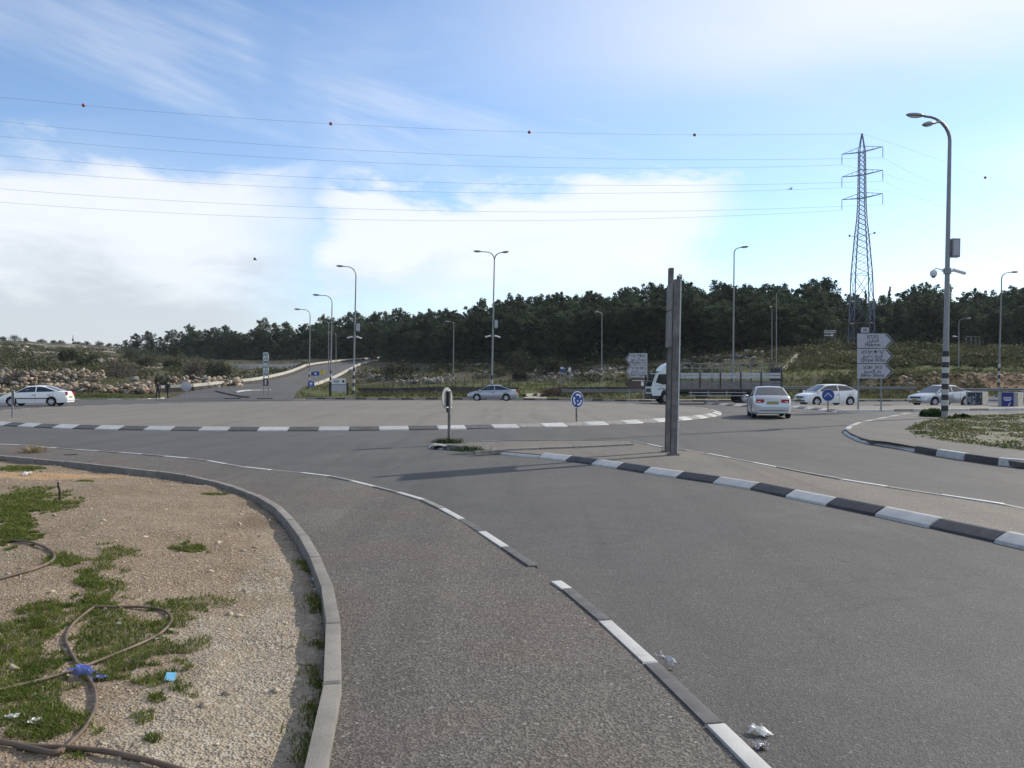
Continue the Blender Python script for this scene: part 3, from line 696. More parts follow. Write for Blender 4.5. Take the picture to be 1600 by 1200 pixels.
def dirt_mat():
    m = bpy.data.materials.new('dirt'); m.use_nodes = True; k = NT(m.node_tree); b = k.n['Principled BSDF']; c = k.coord('Object')
    n1 = k.noise(c, 0.7, 7, 0.65, 0.3); n2 = k.noise(c, 9, 6, 0.7); chip = k.sep(k.voro(c, 75, 1)); chip2 = k.sep(k.voro(c, 32, 1))
    col = k.mix(k.ss(n1, 0.35, 0.68), (0.255, 0.208, 0.153), (0.335, 0.290, 0.225))
    col = k.mix(k.ss(n2, 0.42, 0.75, 0, 0.55), col, (0.19, 0.14, 0.095))
    col = k.mix(k.m('MULTIPLY', k.ss(chip[0], 0.6, 0.95), 0.6), col, (0.40, 0.365, 0.30))
    col = k.mix(k.m('MULTIPLY', k.ss(chip[1], 0.75, 0.98), 0.6), col, (0.12, 0.095, 0.07))
    col = k.mix(k.m('MULTIPLY', k.ss(chip2[2], 0.9, 0.97), 0.5), col, (0.50, 0.46, 0.39))
    x, y, z = k.sep(c)
    # browner, rougher soil further left, an orange streak by the far edge
    wob = k.m('MULTIPLY', k.m('SUBTRACT', n1, 0.5), 2.2)
    left = k.ss(k.m('ADD', k.m('ADD', x, k.m('MULTIPLY', y, 0.22)), wob), -1.15, -0.35, 1, 0)
    col = k.mix(k.m('MULTIPLY', left, 0.62), col, k.mix(1.0, col, (0.66, 0.56, 0.46), 'MULTIPLY'))
    osx = k.m('MULTIPLY', k.m('SUBTRACT', x, -8.2), 0.45); osy = k.m('MULTIPLY', k.m('SUBTRACT', k.m('ADD', y, k.m('MULTIPLY', wob, 0.25)), 13.3), 1.7)
    orr = k.ss(k.m('SQRT', k.m('ADD', k.m('MULTIPLY', osx, osx), k.m('MULTIPLY', osy, osy))), 0.5, 1.1, 1, 0)
    col = k.mix(k.m('MULTIPLY', orr, 0.8), col, (0.42, 0.27, 0.145))
    dk = k.m('MULTIPLY', k.m('MULTIPLY', k.ss(x, -3.25, -3.0), k.ss(x, -2.45, -2.75)), k.m('MULTIPLY', k.ss(y, 8.2, 8.7), k.ss(y, 10.0, 9.3)))
    col = k.mix(k.m('MULTIPLY', dk, k.ss(n1, 0.4, 0.6, 0, 0.7)), col, (0.12, 0.08, 0.05))
    k.put(b.inputs['Base Color'], col); b.inputs['Roughness'].default_value = 0.95; b.inputs['Specular IOR Level'].default_value = 0.15
    bn = k.n.new('ShaderNodeBump'); bn.inputs['Strength'].default_value = 0.8; bn.inputs['Distance'].default_value = 0.012
    k.put(bn.inputs['Height'], k.m('ADD', k.m('ADD', k.voro(c, 75, 0), k.m('MULTIPLY', k.voro(c, 32, 0), 1.2)), k.m('MULTIPLY', n2, 0.8)))
    k.l.new(bn.outputs[0], b.inputs['Normal']); return m
def make_dirt():
    ys = np.concatenate([np.linspace(-6, 2.0, 20)[:-1], np.geomspace(2.0, 9, 150)[:-1], np.linspace(9, 17, 80)[:-1], np.linspace(17, 30, 30)])
    ts = np.concatenate([np.linspace(0, .6, 20)[:-1], np.linspace(.6, 4.5, 110)[:-1], np.geomspace(4.5, 45, 60)])
    Y, T = np.meshgrid(ys, ts, indexing='ij'); X = xI(Y) - 0.04 - T; n = len(ts)
    Z = dirt_z(X, Y); V = np.stack([X, Y, Z], -1).reshape(-1, 3)
    i, j = np.meshgrid(np.arange(len(ys) - 1), np.arange(n - 1), indexing='ij'); a = (i * n + j).ravel()
    tag(link('dirt_ground', fast_mesh('dirt_ground', V, np.stack([a, a + n, a + n + 1, a + 1], -1), dirt_mat(), True)), kind='structure')
make_dirt()

# ------------------------------------------------------------------ stones, gravel, grass (stuff)
def ico():
    t = (1 + 5 ** .5) / 2; v = np.array([(-1,t,0),(1,t,0),(-1,-t,0),(1,-t,0),(0,-1,t),(0,1,t),(0,-1,-t),(0,1,-t),(t,0,-1),(t,0,1),(-t,0,-1),(-t,0,1)], float)
    f = np.array([(0,11,5),(0,5,1),(0,1,7),(0,7,10),(0,10,11),(1,5,9),(5,11,4),(11,10,2),(10,7,6),(7,1,8),(3,9,4),(3,4,2),(3,2,6),(3,6,8),(3,8,9),(4,9,5),(2,4,11),(6,2,10),(8,6,7),(9,8,1)])
    return v / np.linalg.norm(v[0]), f
ICO_V, ICO_F = ico()
OCT_V = np.array([(1,0,0),(0,1,0),(-1,0,0),(0,-1,0),(0,0,1),(0,0,-1)], float); OCT_F = np.array([(0,1,4),(1,2,4),(2,3,4),(3,0,4),(1,0,5),(2,1,5),(3,2,5),(0,3,5)])
def rocks(P, size, flat=(0.45, 0.9), base='ico', seed=1):
    r = np.random.RandomState(seed); bv, bf = (ICO_V, ICO_F) if base == 'ico' else (OCT_V, OCT_F)
    n = len(P); P = np.asarray(P, float); size = np.broadcast_to(size, n)
    v = bv[None] * (0.50 + 0.75 * r.rand(n, len(bv), 1)) * (np.stack([0.75 + .6 * r.rand(n), 0.75 + .5 * r.rand(n), r.uniform(*flat, n)], -1))[:, None, :]
    a = r.rand(n) * 6.283; ca, sa = np.cos(a)[:, None], np.sin(a)[:, None]
    tl = (r.rand(n, 1) - .5) * .6
    x, y, z = v[..., 0], v[..., 1], v[..., 2]; z = z + x * tl
    x, y = x * ca - y * sa, x * sa + y * ca
    V = np.stack([x, y, z], -1) * size[:, None, None] + P[:, None, :]
    Fc = bf[None] + (np.arange(n) * len(bv))[:, None, None]
    return V.reshape(-1, 3), Fc.reshape(-1, 3)
def make_gravel():
    r = np.random.RandomState(5); P = []; S_ = []
    for n, y0, y1, s0, s1 in ((15000, 2.2, 5.5, .0025, .0095), (8000, 5.5, 12, .005, .015), (2600, 12, 17, .01, .03), (700, 2.3, 10, .014, .045)):
        y = r.uniform(y0, y1, n); x = xI(y) - 0.1 - r.rand(n) ** 1.2 * np.minimum(0.75 * y + 1.0, 7)
        keep = hash_noise(x, y, 0.8, 61) * 0.75 + hash_noise(x, y, 0.2, 62) * 0.4 > r.rand(n) * 0.95
        P.append(np.stack([x, y, dirt_z(x, y) + 0.001], -1)[keep]); S_.append((s0 + (s1 - s0) * r.rand(n) ** 3)[keep])
    V, Fc = rocks(np.concatenate(P), np.concatenate(S_), (0.4, 0.8), 'oct', 6)
    tag(link('gravel', fast_mesh('gravel', V, Fc, M['pebble'])), 'loose pale gravel over the bare earth left of the pavement', 'gravel', kind='stuff')
make_gravel()
def blades(P, h, w, lean=0.5, seed=3):
    """bent grass blades, two quads and a tip each as triangles"""
    r = np.random.RandomState(seed); n = len(P); P = np.asarray(P, float); h = np.broadcast_to(h, n); w = np.broadcast_to(w, n)
    a = r.rand(n) * 6.283; dx, dy = np.cos(a), np.sin(a); b = r.rand(n) * 6.283; lx = np.cos(b) * lean * (0.3 + r.rand(n)); ly = np.sin(b) * lean * (0.3 + r.rand(n))
    def at(t, ww):
        c = P + np.stack([lx * h * t * t, ly * h * t * t, h * t * (1 - .25 * t * lean)], -1); o = np.stack([dx, dy, 0 * dx], -1) * (w * ww)[:, None] * .5
        return c - o, c + o
    a0, b0 = at(0, 1.0); a1, b1 = at(0.55, 0.8); t0, _ = at(1.0, 0.0)
    V = np.stack([a0, b0, a1, b1, t0], 1).reshape(-1, 3); k = (np.arange(n) * 5)[:, None, None]
    Fc = (np.array([(0, 1, 3), (0, 3, 2), (2, 3, 4)])[None] + k).reshape(-1, 3)
    return V, Fc
GRASS = [(45,795,62,20,.8),(25,835,34,28,.95),(98,897,24,13,.7),(135,921,24,10,.85),(150,925,48,28,.45),(75,970,38,22,.8),(40,1016,62,28,.95),(190,1000,88,48,1),(130,965,40,20,.6),
  (270,963,42,25,.75),(55,1105,62,55,.95),(15,1075,40,30,.8),(302,863,32,7,.8),(285,1077,22,12,.8),(224,1122,20,12,.8),(238,1163,16,9,.8),(246,1094,14,8,.6),(240,1060,22,10,.5),(100,1130,45,35,.55),(150,1150,35,14,.4),
  (60,715,40,5,.5),(15,713,26,6,.6),(30,735,35,5,.4),(180,880,30,14,.35),(300,1000,30,14,.35),(110,1190,30,10,.4),(335,775,18,3,.3),(130,756,12,3,.4),(285,1035,20,9,.4),(345,935,26,7,.3)]
def make_grass():
    r = np.random.RandomState(8); P = []; H = []; Wd = []
    def patch(cx, cy, rx, ry, dens, hh=0.042):
        d0 = 1.59 * F / (cy - HY); area = math.pi * (rx / F * d0) * (d0 * ry / (cy - HY)); n = int(min(13000, max(300, area * 14000 * dens)))
        a = r.rand(n) * 6.283; q = np.sqrt(r.rand(n)) * 1.12; u = cx + rx * q * np.cos(a); v = cy + ry * q * np.sin(a)
        d = 1.58 * F / (v - HY); x = (u - CX) / F * d; y = d
        edge = q > 0.6
        keep = (hash_noise(x, y, 0.22, 71) * .6 + hash_noise(x, y, 0.07, 72) * .5 > (q * .62 + .10 * (1 - dens) + .05)) & (x < xI(y) - 0.05)
        x, y = x[keep], y[keep]; P.append(np.stack([x, y, dirt_z(x, y) - 0.004], -1)); m = len(x)
        sc = np.clip(y / 5.0, 1, 2.2); H.append(hh * (0.35 + .8 * r.rand(m)) * (0.8 + .5 * hash_noise(x, y, .3, 75))); Wd.append(0.0055 * sc * (0.6 + .7 * r.rand(m)))
    for g in GRASS: patch(g[0], g[1], g[2] * 1.25, g[3] * 1.28, g[4])
    n = 2900                                                          # weeds in the shade along the edging
    y = r.uniform(2.4, 7.2, n); t = np.abs(r.randn(n)) * .055 + .01; x = xI(y) - .1 - t
    keep = hash_noise(y, y * 0, .22, 77) * .8 + .35 * hash_noise(y, x, .06, 78) > 0.52; x, y = x[keep], y[keep]
    P.append(np.stack([x, y, dirt_z(x, y) - .004], -1)); m = len(x); H.append(.05 * (.4 + r.rand(m))); Wd.append(.006 * (.6 + .7 * r.rand(m)))
    V, Fc = blades(np.concatenate(P), np.concatenate(H), np.concatenate(Wd), 0.9)
    me = fast_mesh('grass', V, Fc, [M['grass_blade'], M['dry_blade']]); q = np.repeat((r.rand(len(Fc) // 3) < .09).astype(np.int32), 3); me.polygons.foreach_set('material_index', q)
    tag(link('grass', me), 'short green grass in patches on the bare earth', 'grass', kind='stuff')
make_grass()
def verge_stuff():
    """rough grass and low scrub on the land beyond the roundabout"""
    r = np.random.RandomState(12); P = []; H = []; Wd = []
    def area(n, p0, p1, d0, d1, h, w, seed, cut=0.45):
        p = r.uniform(p0, p1, n); d = r.uniform(d0, d1, n); x = (p - CX) / F * d
        L, lz, R, rz = climb_row(d); onroad = (p > L - 6) & (p < R + 6) & (d < 245)
        edge = np.interp(p, EDGE_PX, EDGE_D)
        k = ~((p > 814) & (p < 860) & (d < 87)) & (hash_noise(x, d, 3.0, seed) * .7 + hash_noise(x, d, 1.0, seed + 1) * .4 > cut) & ~onroad & (d > edge + .5)
        p, d, x = p[k], d[k], x[k]; P.append(np.stack([x, d, tz(p, d) - .03], -1)); m = len(x)
        H.append(h * (.4 + r.rand(m))); Wd.append(w * (.6 + .8 * r.rand(m)))
    area(16000, 440, 1240, 73, 110, .42, .10, 81); area(15000, 1200, 1680, 75, 108, .45, .10, 83, .5); area(5000, 100, 300, 73, 80, .25, .08, 85, .3); area(5000, -80, 260, 78, 105, .45, .1, 86, .55)
    V, Fc = blades(np.concatenate(P), np.concatenate(H), np.concatenate(Wd), 0.8, 14)
    tag(link('verge_grass', fast_mesh('verge_grass', V, Fc, M['verge_grass'])), 'rough yellow green grass on the verges beyond the roundabout', 'grass', kind='stuff')
verge_stuff()
def leaf_cloud(C, R, n_each, leaf, seed, flat=1.0):
    """little leaf faces (quads) filling blobs C with radii R"""
    r = np.random.RandomState(seed); C = np.asarray(C, float); R = np.asarray(R, float); N = np.asarray(np.broadcast_to(n_each, len(C)), int)
    idx = np.repeat(np.arange(len(C)), N); n = len(idx)
    v = r.randn(n, 3); v /= np.linalg.norm(v, axis=1, keepdims=True); q = r.rand(n) ** .42
    P = C[idx] + v * (q[:, None] * R[idx]) * np.array([1, 1, flat])
    u = r.randn(n, 3); u /= np.linalg.norm(u, axis=1, keepdims=True); w = np.cross(u, r.randn(n, 3)); w /= np.linalg.norm(w, axis=1, keepdims=True)
    s = (np.broadcast_to(leaf, len(C))[idx] * (.55 + .9 * r.rand(n)))[:, None]
    V = np.stack([P - u * s, P + w * s * .55, P + u * s, P - w * s * .55], 1).reshape(-1, 3)
    return V, (np.arange(n) * 4)[:, None] + np.arange(4)[None]
def scrub():
    r = np.random.RandomState(16); C = []; R = []; N = []; Lf = []
    def area(n, p0, p1, d0, d1, s0, s1, cut, seed):
        p = r.uniform(p0, p1, n); d = r.uniform(d0, d1, n); x = (p - CX) / F * d
        L, lz, RR_, rz = climb_row(d); k = (hash_noise(x, d, 5, seed) > cut) & ~((p > L - 12) & (p < RR_ + 12) & (d < 245))
        k &= ~((np.abs(p - (1222 + (d - 98) * 1.9)) < 12) & (d > 97) & (d < 115))
        p, d, x = p[k], d[k], x[k]; s = s0 + (s1 - s0) * r.rand(len(p)) ** 2
        C.append(np.stack([x, d, tz(p, d) + s * .3], -1)); R.append(np.stack([s, s, s * .62], -1)); N.append((26 + 30 * s).astype(int)); Lf.append(.10 + .07 * s)
    area(1500, 1200, 1700, 98, 124, .35, 1.2, .30, 91); area(420, 1380, 1700, 84, 98, .3, .7, .5, 92); area(420, 900, 1230, 100, 122, .4, 1.0, .35, 93)
    area(300, 560, 900, 112, 150, .5, 1.3, .4, 94); area(1100, -120, 330, 104, 300, .5, 2.0, .36, 95); area(160, 300, 480, 110, 190, .5, 1.4, .3, 96)
    area(200, 1230, 1420, 80, 92, .3, .8, .4, 97); area(260, 560, 1030, 78, 85.5, .2, .5, .35, 98)
    V, Fc = leaf_cloud(np.concatenate(C), np.concatenate(R), np.concatenate(N), np.concatenate(Lf), 17)
    tag(link('scrub', fast_mesh('scrub', V, Fc, M['scrub_leaf'])), 'low brown green scrub covering the slopes below the forest', 'scrub', kind='stuff')
scrub()

# ------------------------------------------------------------------ trees
def pine_meshes(i, h=12.0):
    r = np.random.RandomState(100 + i); rnd = random.Random(100 + i)
    wide = r.uniform(.20, .28) * h; low = r.uniform(.05, .14) * h
    tb = MB(); pts = [(0, 0, -.4)]; x = y = 0
    for k in range(1, 7):
        x += r.uniform(-.16, .16); y += r.uniform(-.16, .16); pts.append((x, y, h * .92 * k / 6))
    tb.tube(pts, [.24, .2, .17, .14, .10, .07, .03], 7)
    C = []; R = []
    nb = 18
    for k in range(nb):
        t = (k + r.rand() * .6) / nb; z = low + (h - low) * (t * .93); prof = min(1, .62 + .9 * t) * math.sqrt(max(.08, 1 - max(0, (t - .45) / .58) ** 2))
        a = k * 2.4 + r.uniform(-.4, .4); d = wide * prof * r.uniform(.45, 1.0)
        j = min(6, int(t * 6)); p0 = Vector(pts[j]); p1 = Vector((math.cos(a) * d + x * t, math.sin(a) * d + y * t, z + r.uniform(-.2, .5)))
        tb.tube([(p0.x, p0.y, max(.8, z - .9 - .25 * d)), (p0.lerp(p1, .5).x, p0.lerp(p1, .5).y, z - .45), p1], [.07, .05, .02], 5)
        s = r.uniform(.65, 1.4) * (1.15 - .36 * t) * h / 12; C.append(p1); R.append((s * 1.1, s * 1.1, s * .85))
        for q in range(3):
            C.append(p1 + Vector((rnd.uniform(-1, 1), rnd.uniform(-1, 1), rnd.uniform(-.5, 1.0))) * s * 1.2); u = rnd.uniform(.34, .6); R.append((s * u, s * u, s * u * rnd.uniform(.8, 1.5)))
    for q in range(5): C.append(Vector((x + r.uniform(-.3, .3) * (1 + q * .7), y + r.uniform(-.3, .3) * (1 + q * .7), h - .3 - q * .42))); s = r.uniform(.34, .5) + .11 * q; R.append((s, s, s * 1.1))
    for q in range(9): C.append(Vector((x * .5 + r.uniform(-1, 1) * wide * .4, y * .5 + r.uniform(-1, 1) * wide * .4, low + (h - low) * r.uniform(.2, .75)))); R.append((1.3, 1.3, 1.2))
    R = np.array(R); N = (R[:, 0] * R[:, 2] * 105 + 30).astype(int)
    V, Fc = leaf_cloud(np.array([tuple(c) for c in C]), R, N, .165 * h / 12, 300 + i)
    return mesh_of('pine_trunk', tb.v, tb.f, M['bark'], tb.mi, 60), fast_mesh('pine_crown', V, Fc, M['pine_leaf'])
PINES = [pine_meshes(i) for i in range(9)]
def plant(name, label, cat, group, meshes, px, D, h, base_h, rz, wide=1.0, names=('trunk', 'crown')):
    z = TZ(px, D) if D > 60 else .17
    t = thing(name, label, cat, ((px - CX) / F * D, D, z - .05), rz, group); s = h / base_h
    for n, me in zip(names, meshes): link(n, me, t, scale=(s * wide, s * wide, s))
    return t
SKYLINE = [(196,530),(212,524),(230,520),(250,522),(269,518),(285,514),(297,509),(310,517),(322,514),(336,511),(350,507),(362,514),(374,512),(388,513),(400,507),(412,500),(428,503),(445,503),(458,511),(468,507),(480,498),(494,496),(507,492),(520,496),(532,495),(545,490),(557,487),(570,488),(582,490),(594,488),(606,486),(618,484),(632,487),(645,485),(658,484),(672,484),(686,487),(700,484),(712,483),(722,488),(733,482),(746,478),(759,470),(769,474),(781,464),(792,467),(802,463),(813,459),(824,464),(834,463),(844,462),(854,457),(864,463),(875,459),(886,463),(897,460),(910,463),(922,452),(934,458),(946,456),(958,458),(971,446),(981,450),(990,448),(1003,455),(1016,441),(1026,447),(1036,443),(1050,446),(1064,438),(1078,444),(1092,447),(1104,455),(1116,450),(1127,436),(1140,444),(1154,450),(1166,443),(1178,448),(1190,443),(1202,440),(1214,445),(1226,452),(1240,450),(1254,447),(1267,432),(1278,440),(1289,436),(1299,457),(1310,460),(1322,462),(1336,461),(1350,466),(1364,468),(1378,464),(1392,468),(1405,462),(1417,456),(1430,448),(1440,443),(1452,450),(1463,446),(1476,462),(1489,470),(1502,466),(1513,458),(1523,449),(1534,455),(1547,466),(1560,458),(1572,453),(1584,446),(1597,443),(1612,440),(1628,448),(1644,445),(1660,450),(1680,444)]
FOREST_D = lambda px: float(np.interp(px, [150, 200, 300, 400, 500, 590, 620, 700, 800, 1000, 1200, 1400, 1600], [290, 275, 250, 225, 212, 205, 182, 160, 140, 124, 122, 132, 133]))
ZONES = [(330, 'dark pine low on the left where the wood thins out towards the hillside'), (478, 'dark pine of the wood behind the pale barrier of the climbing road'), (600, 'dark pine of the wood behind the top of the climbing road'), (762, 'tall dark pine of the forest behind the low rocky bank'),
  (912, 'tall dark pine of the forest behind the big round bush'), (1048, 'tall dark pine of the forest above the left pointing direction signs'), (1225, 'tall dark pine of the forest behind the livestock truck'), (1330, 'tall dark pine of the forest left of the lattice pylon'), (1480, 'dark pine of the forest between the pylon and the big street lamp'), (9999, 'dark pine of the forest right of the big street lamp')]
def forest():
    k = 0
    for row in range(3):
        for i, (px, top) in enumerate(SKYLINE):
            if row == 2 and i % 2: continue
            r = random.Random(row * 1000 + i)
            if row == 0: p, D, y = px, FOREST_D(px) + 22 + r.uniform(-3, 3), top + r.choice((-3, -1, 0, 1, 4, 7))
            elif row == 1: p, D, y = px + 6 + r.uniform(-3, 3), FOREST_D(px) + 9 + r.uniform(-3, 4), top + r.uniform(6, 20)
            else: p, D, y = px + r.uniform(-5, 5), FOREST_D(px) + r.uniform(-3, 2), top + r.uniform(14, 36)
            if abs(p - 1348) < 54 and D < 166: D = 166 + r.uniform(0, 6)
            ztop = CZ + (HY - y) / F * D; h = ztop - TZ(p, D)
            if h < 3: continue
            z = next(z for z in ZONES if p < z[0]); s = 12.0; z = (z[0], z[1].replace(' pine ', ' skyline pine ' if row == 0 else ' front rank pine '))
            w = min(1.5, max(.78, 12.5 / h)) * r.uniform(.9, 1.12)
            plant('pine_tree', z[1], 'pine tree', 'pines, ' + z[1].split(' pine ')[1], PINES[(i * 5 + row * 3 + r.randint(0, 2)) % len(PINES)], p, D, h, s, r.uniform(0, 6.28), w * .98); k += 1
    return k
forest()
def undergrowth():
    r = np.random.RandomState(44); C = []; R = []
    for i in range(520):
        p = r.uniform(180, 1690); D = FOREST_D(p) + r.uniform(-6, 26); s = r.uniform(1.1, 2.4); D = max(D, 160) if abs(p - 1348) < 45 else D
        L, lz, RR_, rz = climb_row(D)
        if L - 14 < p < RR_ + 14 and D < 246: continue
        C.append(((p - CX) / F * D, D, TZ(p, D) + s * .35)); R.append((s * 1.2, s * 1.2, s * .9))
    V, Fc = leaf_cloud(C, R, 130, .22, 45)
    tag(link('undergrowth', fast_mesh('undergrowth', V, Fc, M['pine_leaf'])), 'dark undergrowth filling the foot of the forest', 'undergrowth', kind='stuff')
undergrowth()
def cypress(px, top, D, label):
    z = TZ(px, D); h = CZ + (HY - top) / F * D - z; tb = MB(); tb.tube([(0, 0, -.3), (0, 0, h * .5)], [.15, .08], 7); C = []; R = []
    for q in range(16): t = q / 15; s = .62 * math.sin(math.pi * (.12 + .85 * t)) + .08; C.append((random.uniform(-.08, .08), random.uniform(-.08, .08), .6 + (h - .8) * t)); R.append((s, s, h / 18))
    V, Fc = leaf_cloud(C, R, 70, .14, int(px)); plant('cypress_tree', label, 'cypress tree', None, (mesh_of('cypress_trunk', tb.v, tb.f, M['bark'], tb.mi), fast_mesh('cypress_crown', V, Fc, M['pine_leaf'])), px, D, 1, 1, 0)
cypress(1390, 449, 140, 'thin dark cypress spire right of the pylon standing against the sky'); cypress(1352, 455, 150, 'thin dark cypress spire showing between the legs of the pylon')

def bush_meshes(i, leafm, w, h, bare=False):
    r = np.random.RandomState(500 + i); tb = MB(); C = []; R = []; nb = 12 if not bare else 15
    for k in range(nb):
        a = k * 2.4 + r.rand(); q = r.uniform(.25, .95); zt = h * (1 - .55 * q * q) * r.uniform(.72, .98); p = Vector((math.cos(a) * q * w * .45, math.sin(a) * q * w * .45, zt))
        tb.tube([(p.x * .08, p.y * .08, -.2), (p.x * .45, p.y * .45, zt * .5), p], [.06, .04, .015], 5)
        s = .30 * min(w, h) * r.uniform(.75, 1.2); C.append((p.x * .86, p.y * .86, max(s * .5, zt - s * .75))); R.append((s * 1.1, s * 1.1, s * .85))
        C.append((p.x, p.y, max(s * .5, zt * .45))); R.append((s, s, s))
    V, Fc = leaf_cloud(C, R, int(70 if not bare else 90), (.075 if not bare else .05) * (1 + .16 * min(w, h)), 600 + i)
    return mesh_of('bush_stem', tb.v, tb.f, M['bark'], tb.mi), fast_mesh('bush_foliage', V, Fc, M[leafm])
def bush(i, px, D, wpx, hpx, leafm, name, label, cat, bare=False, group=None):
    w, h = wpx / F * D, hpx / F * D
    return plant(name, label, cat, group, bush_meshes(i, leafm, w, h, bare), px, D, 1, 1, random.uniform(0, 6), 1, ('stem', 'foliage'))
bush(1, 625, 118, 74, 40, 'oak_leaf', 'bush', 'wide dark green bush above the stone bank right of the climbing road', 'bush')
bush(2, 812, 118, 66, 46, 'oak_leaf', 'bush', 'big rounded dark bush below the forest, up behind the silver blue car', 'bush')
bush(3, 860, 114, 34, 30, 'bush_leaf', 'bush', 'small grey green bush just right of the big rounded dark bush', 'bush')
bush(31, 812, 109, 28, 20, 'bush_leaf', 'bush', 'small dark bush at the foot of the big rounded bush', 'bush')
bush(4, 341, 112, 44, 44, 'pine_leaf', 'evergreen_tree', 'broad dark evergreen standing alone behind the pale rocks left of the climbing road', 'tree')
bush(5, 187, 104, 62, 40, 'bare_twig', 'bare_shrub', 'large bare brown thicket above the boulder wall', 'shrub', True)
bush(6, 303, 108, 40, 42, 'bare_twig', 'bare_tree', 'bare grey brown tree left of the lone broad evergreen', 'tree', True)
bush(7, 254, 92, 30, 26, 'oak_leaf', 'bush', 'dark bush right behind the two walking people', 'bush')
bush(8, 868, 80, 60, 24, 'red_brush', 'dry_shrub', 'reddish brown dry shrub beside the sandy gap, behind the roundabout sign', 'shrub', True)
bush(81, 912, 79, 54, 13, 'red_brush', 'dry_shrub', 'low reddish brush right behind the blue roundabout sign', 'shrub', True)
bush(9, 30, 95, 60, 26, 'bare_twig', 'bare_shrub', 'low brownish scrub bush above the stone terrace at the left edge', 'shrub', True)
for q, (px, D, w, h, lab) in enumerate([(100, 150, 22, 28, 'left, roundest of the dark bushes part way up the left hillside'), (113, 158, 20, 24, 'paler dark bush beside the roundest one on the left hillside'), (128, 140, 26, 20, 'low wide dark bush on the left hillside just above the bare thicket'), (145, 144, 20, 26, 'upright pointed dark bush on the left hillside'), (205, 190, 34, 26, 'dark bush at the left foot of the wood on the hillside'), (228, 150, 30, 22, 'grey bush in front of the leftmost pines'), (268, 140, 34, 24, 'grey green bush in front of the wood above the walking people')]):
    bush(20 + q, px, D, w, h, ('oak_leaf', 'bush_leaf')[q in (1, 5, 6)], 'bush', lab, 'bush')
for q, (px, top, w, lab) in enumerate([(5, 524, 12, 'first small tree on the left ridge, cut by the photo edge'), (23, 520, 20, 'broadest round tree on the left ridge against the sky'), (40, 526, 6, 'tiny tree next to the broadest ridge tree'), (65, 528, 16, 'flat topped tree on the left ridge'), (84, 532, 12, 'low tree on the ridge just left of the thin mast'), (95, 531, 14, 'rounded tree on the ridge left of the mast'), (120, 535, 14, 'low tree on the ridge just right of the thin mast'), (136, 534, 16, 'small dark tree on the ridge midway between mast and wood'), (155, 530, 15, 'tallest single tree on the ridge right of the mast'), (170, 535, 12, 'pale tree on the ridge next to the wood'), (183, 536, 16, 'dark tree on the ridge touching the wood')]):
    D = 385; h = CZ + (HY - top) / F * D - TZ(px, D); bush(40 + q, px, D, w, max(2.2, h) * F / D, 'pine_leaf', 'ridge_tree', lab, 'tree')
bush(60, 1458, 35.6, 42, 15, 'green_shrub', 'green_shrub', 'bright green low shrub at the foot of the big striped lamp post', 'shrub')
bush(61, 1502, 32, 40, 11, 'green_shrub', 'green_shrub', 'spreading dark green shrub on the rubble right of the big lamp post', 'shrub')

# ------------------------------------------------------------------ stone walls and rocks
STONES = []
for i in range(10):
    V, Fc = rocks([(0, 0, 0)], 1.0, (.62, .95), 'ico', 700 + i); STONES.append((fast_mesh('stone', V, Fc, M['stone']), fast_mesh('stone_grey', V, Fc, M['grey_stone'])))
def rock_heap(name, label, cat, lines, n_big, n_small, s_big, s_small, grey, seed, spread=0.8, height=0.8):
    """a dry-stone bank along lines of (px, D): big stones as parts, the small fill as one part"""
    r = random.Random(seed); pts = []
    for ln in lines:
        a = np.array(ln, float); t = np.linspace(0, len(a) - 1, 400); pts += list(zip(np.interp(t, range(len(a)), a[:, 0]), np.interp(t, range(len(a)), a[:, 1])))
    c = r.choice(pts); o = on_land(*pts[len(pts) // 2]); root = thing(name, label, cat, o)
    def spot(s):
        p, D = r.choice(pts); D = D + r.gauss(0, spread * .5); x = (p - CX) / F * D; u = r.random()
        return Vector((x, D, TZ(p, D) + height * u * max(0, 1 - abs(r.gauss(0, .4))) + s * .15)) - o
    for i in range(n_big):
        s = s_big * (.55 + .75 * r.random()); q = spot(s); link('stone', STONES[r.randrange(10)][1 if r.random() < grey else 0], root, q, (r.uniform(-.5, .5), r.uniform(-.5, .5), r.uniform(0, 6.28)), (s * r.uniform(.8, 1.3), s, s * r.uniform(.7, 1.1)))
    sm = [tuple(spot(s_small)) for _ in range(n_small)]
    V, Fc = rocks(sm, [s_small * (.5 + .9 * r.random()) for _ in sm], (.55, .95), 'ico', seed)
    link('rubble', fast_mesh('rubble', V, Fc, M['grey_stone' if grey > .5 else 'stone']), root)['kind'] = 'stuff'
    return root
rock_heap('boulder_wall', 'reddish boulder wall just behind the white car at the left', 'stone wall', [[(-60, 84), (60, 84), (110, 83), (150, 82), (215, 83), (240, 84)]], 120, 420, .44, .20, .12, 31, 1.6, 1.0)
rock_heap('stone_terrace', 'long pale tumbled stone terrace above the boulder wall at the left', 'stone wall', [[(-60, 97), (50, 97), (110, 97.5), (162, 98)], [(-60, 95), (160, 96)]], 150, 620, .40, .19, .30, 32, 1.6, 1.2)
rock_heap('rock_pile', 'pale orange rock pile behind the walking people, beside the evergreen', 'rocks', [[(195, 90), (235, 92), (300, 97), (345, 100)], [(260, 88), (380, 96)]], 70, 200, .44, .2, .25, 33, 1.8, 1.2)
rock_heap('rocky_bank', 'grey tumbled rock bank beside the right edge of the climbing road', 'rocks', [[(566, 128), (590, 124), (640, 118), (700, 112)], [(545, 140), (590, 140), (610, 135)], [(572, 120), (640, 112), (690, 108)]], 120, 420, .36, .17, .85, 34, 2.8, .4)
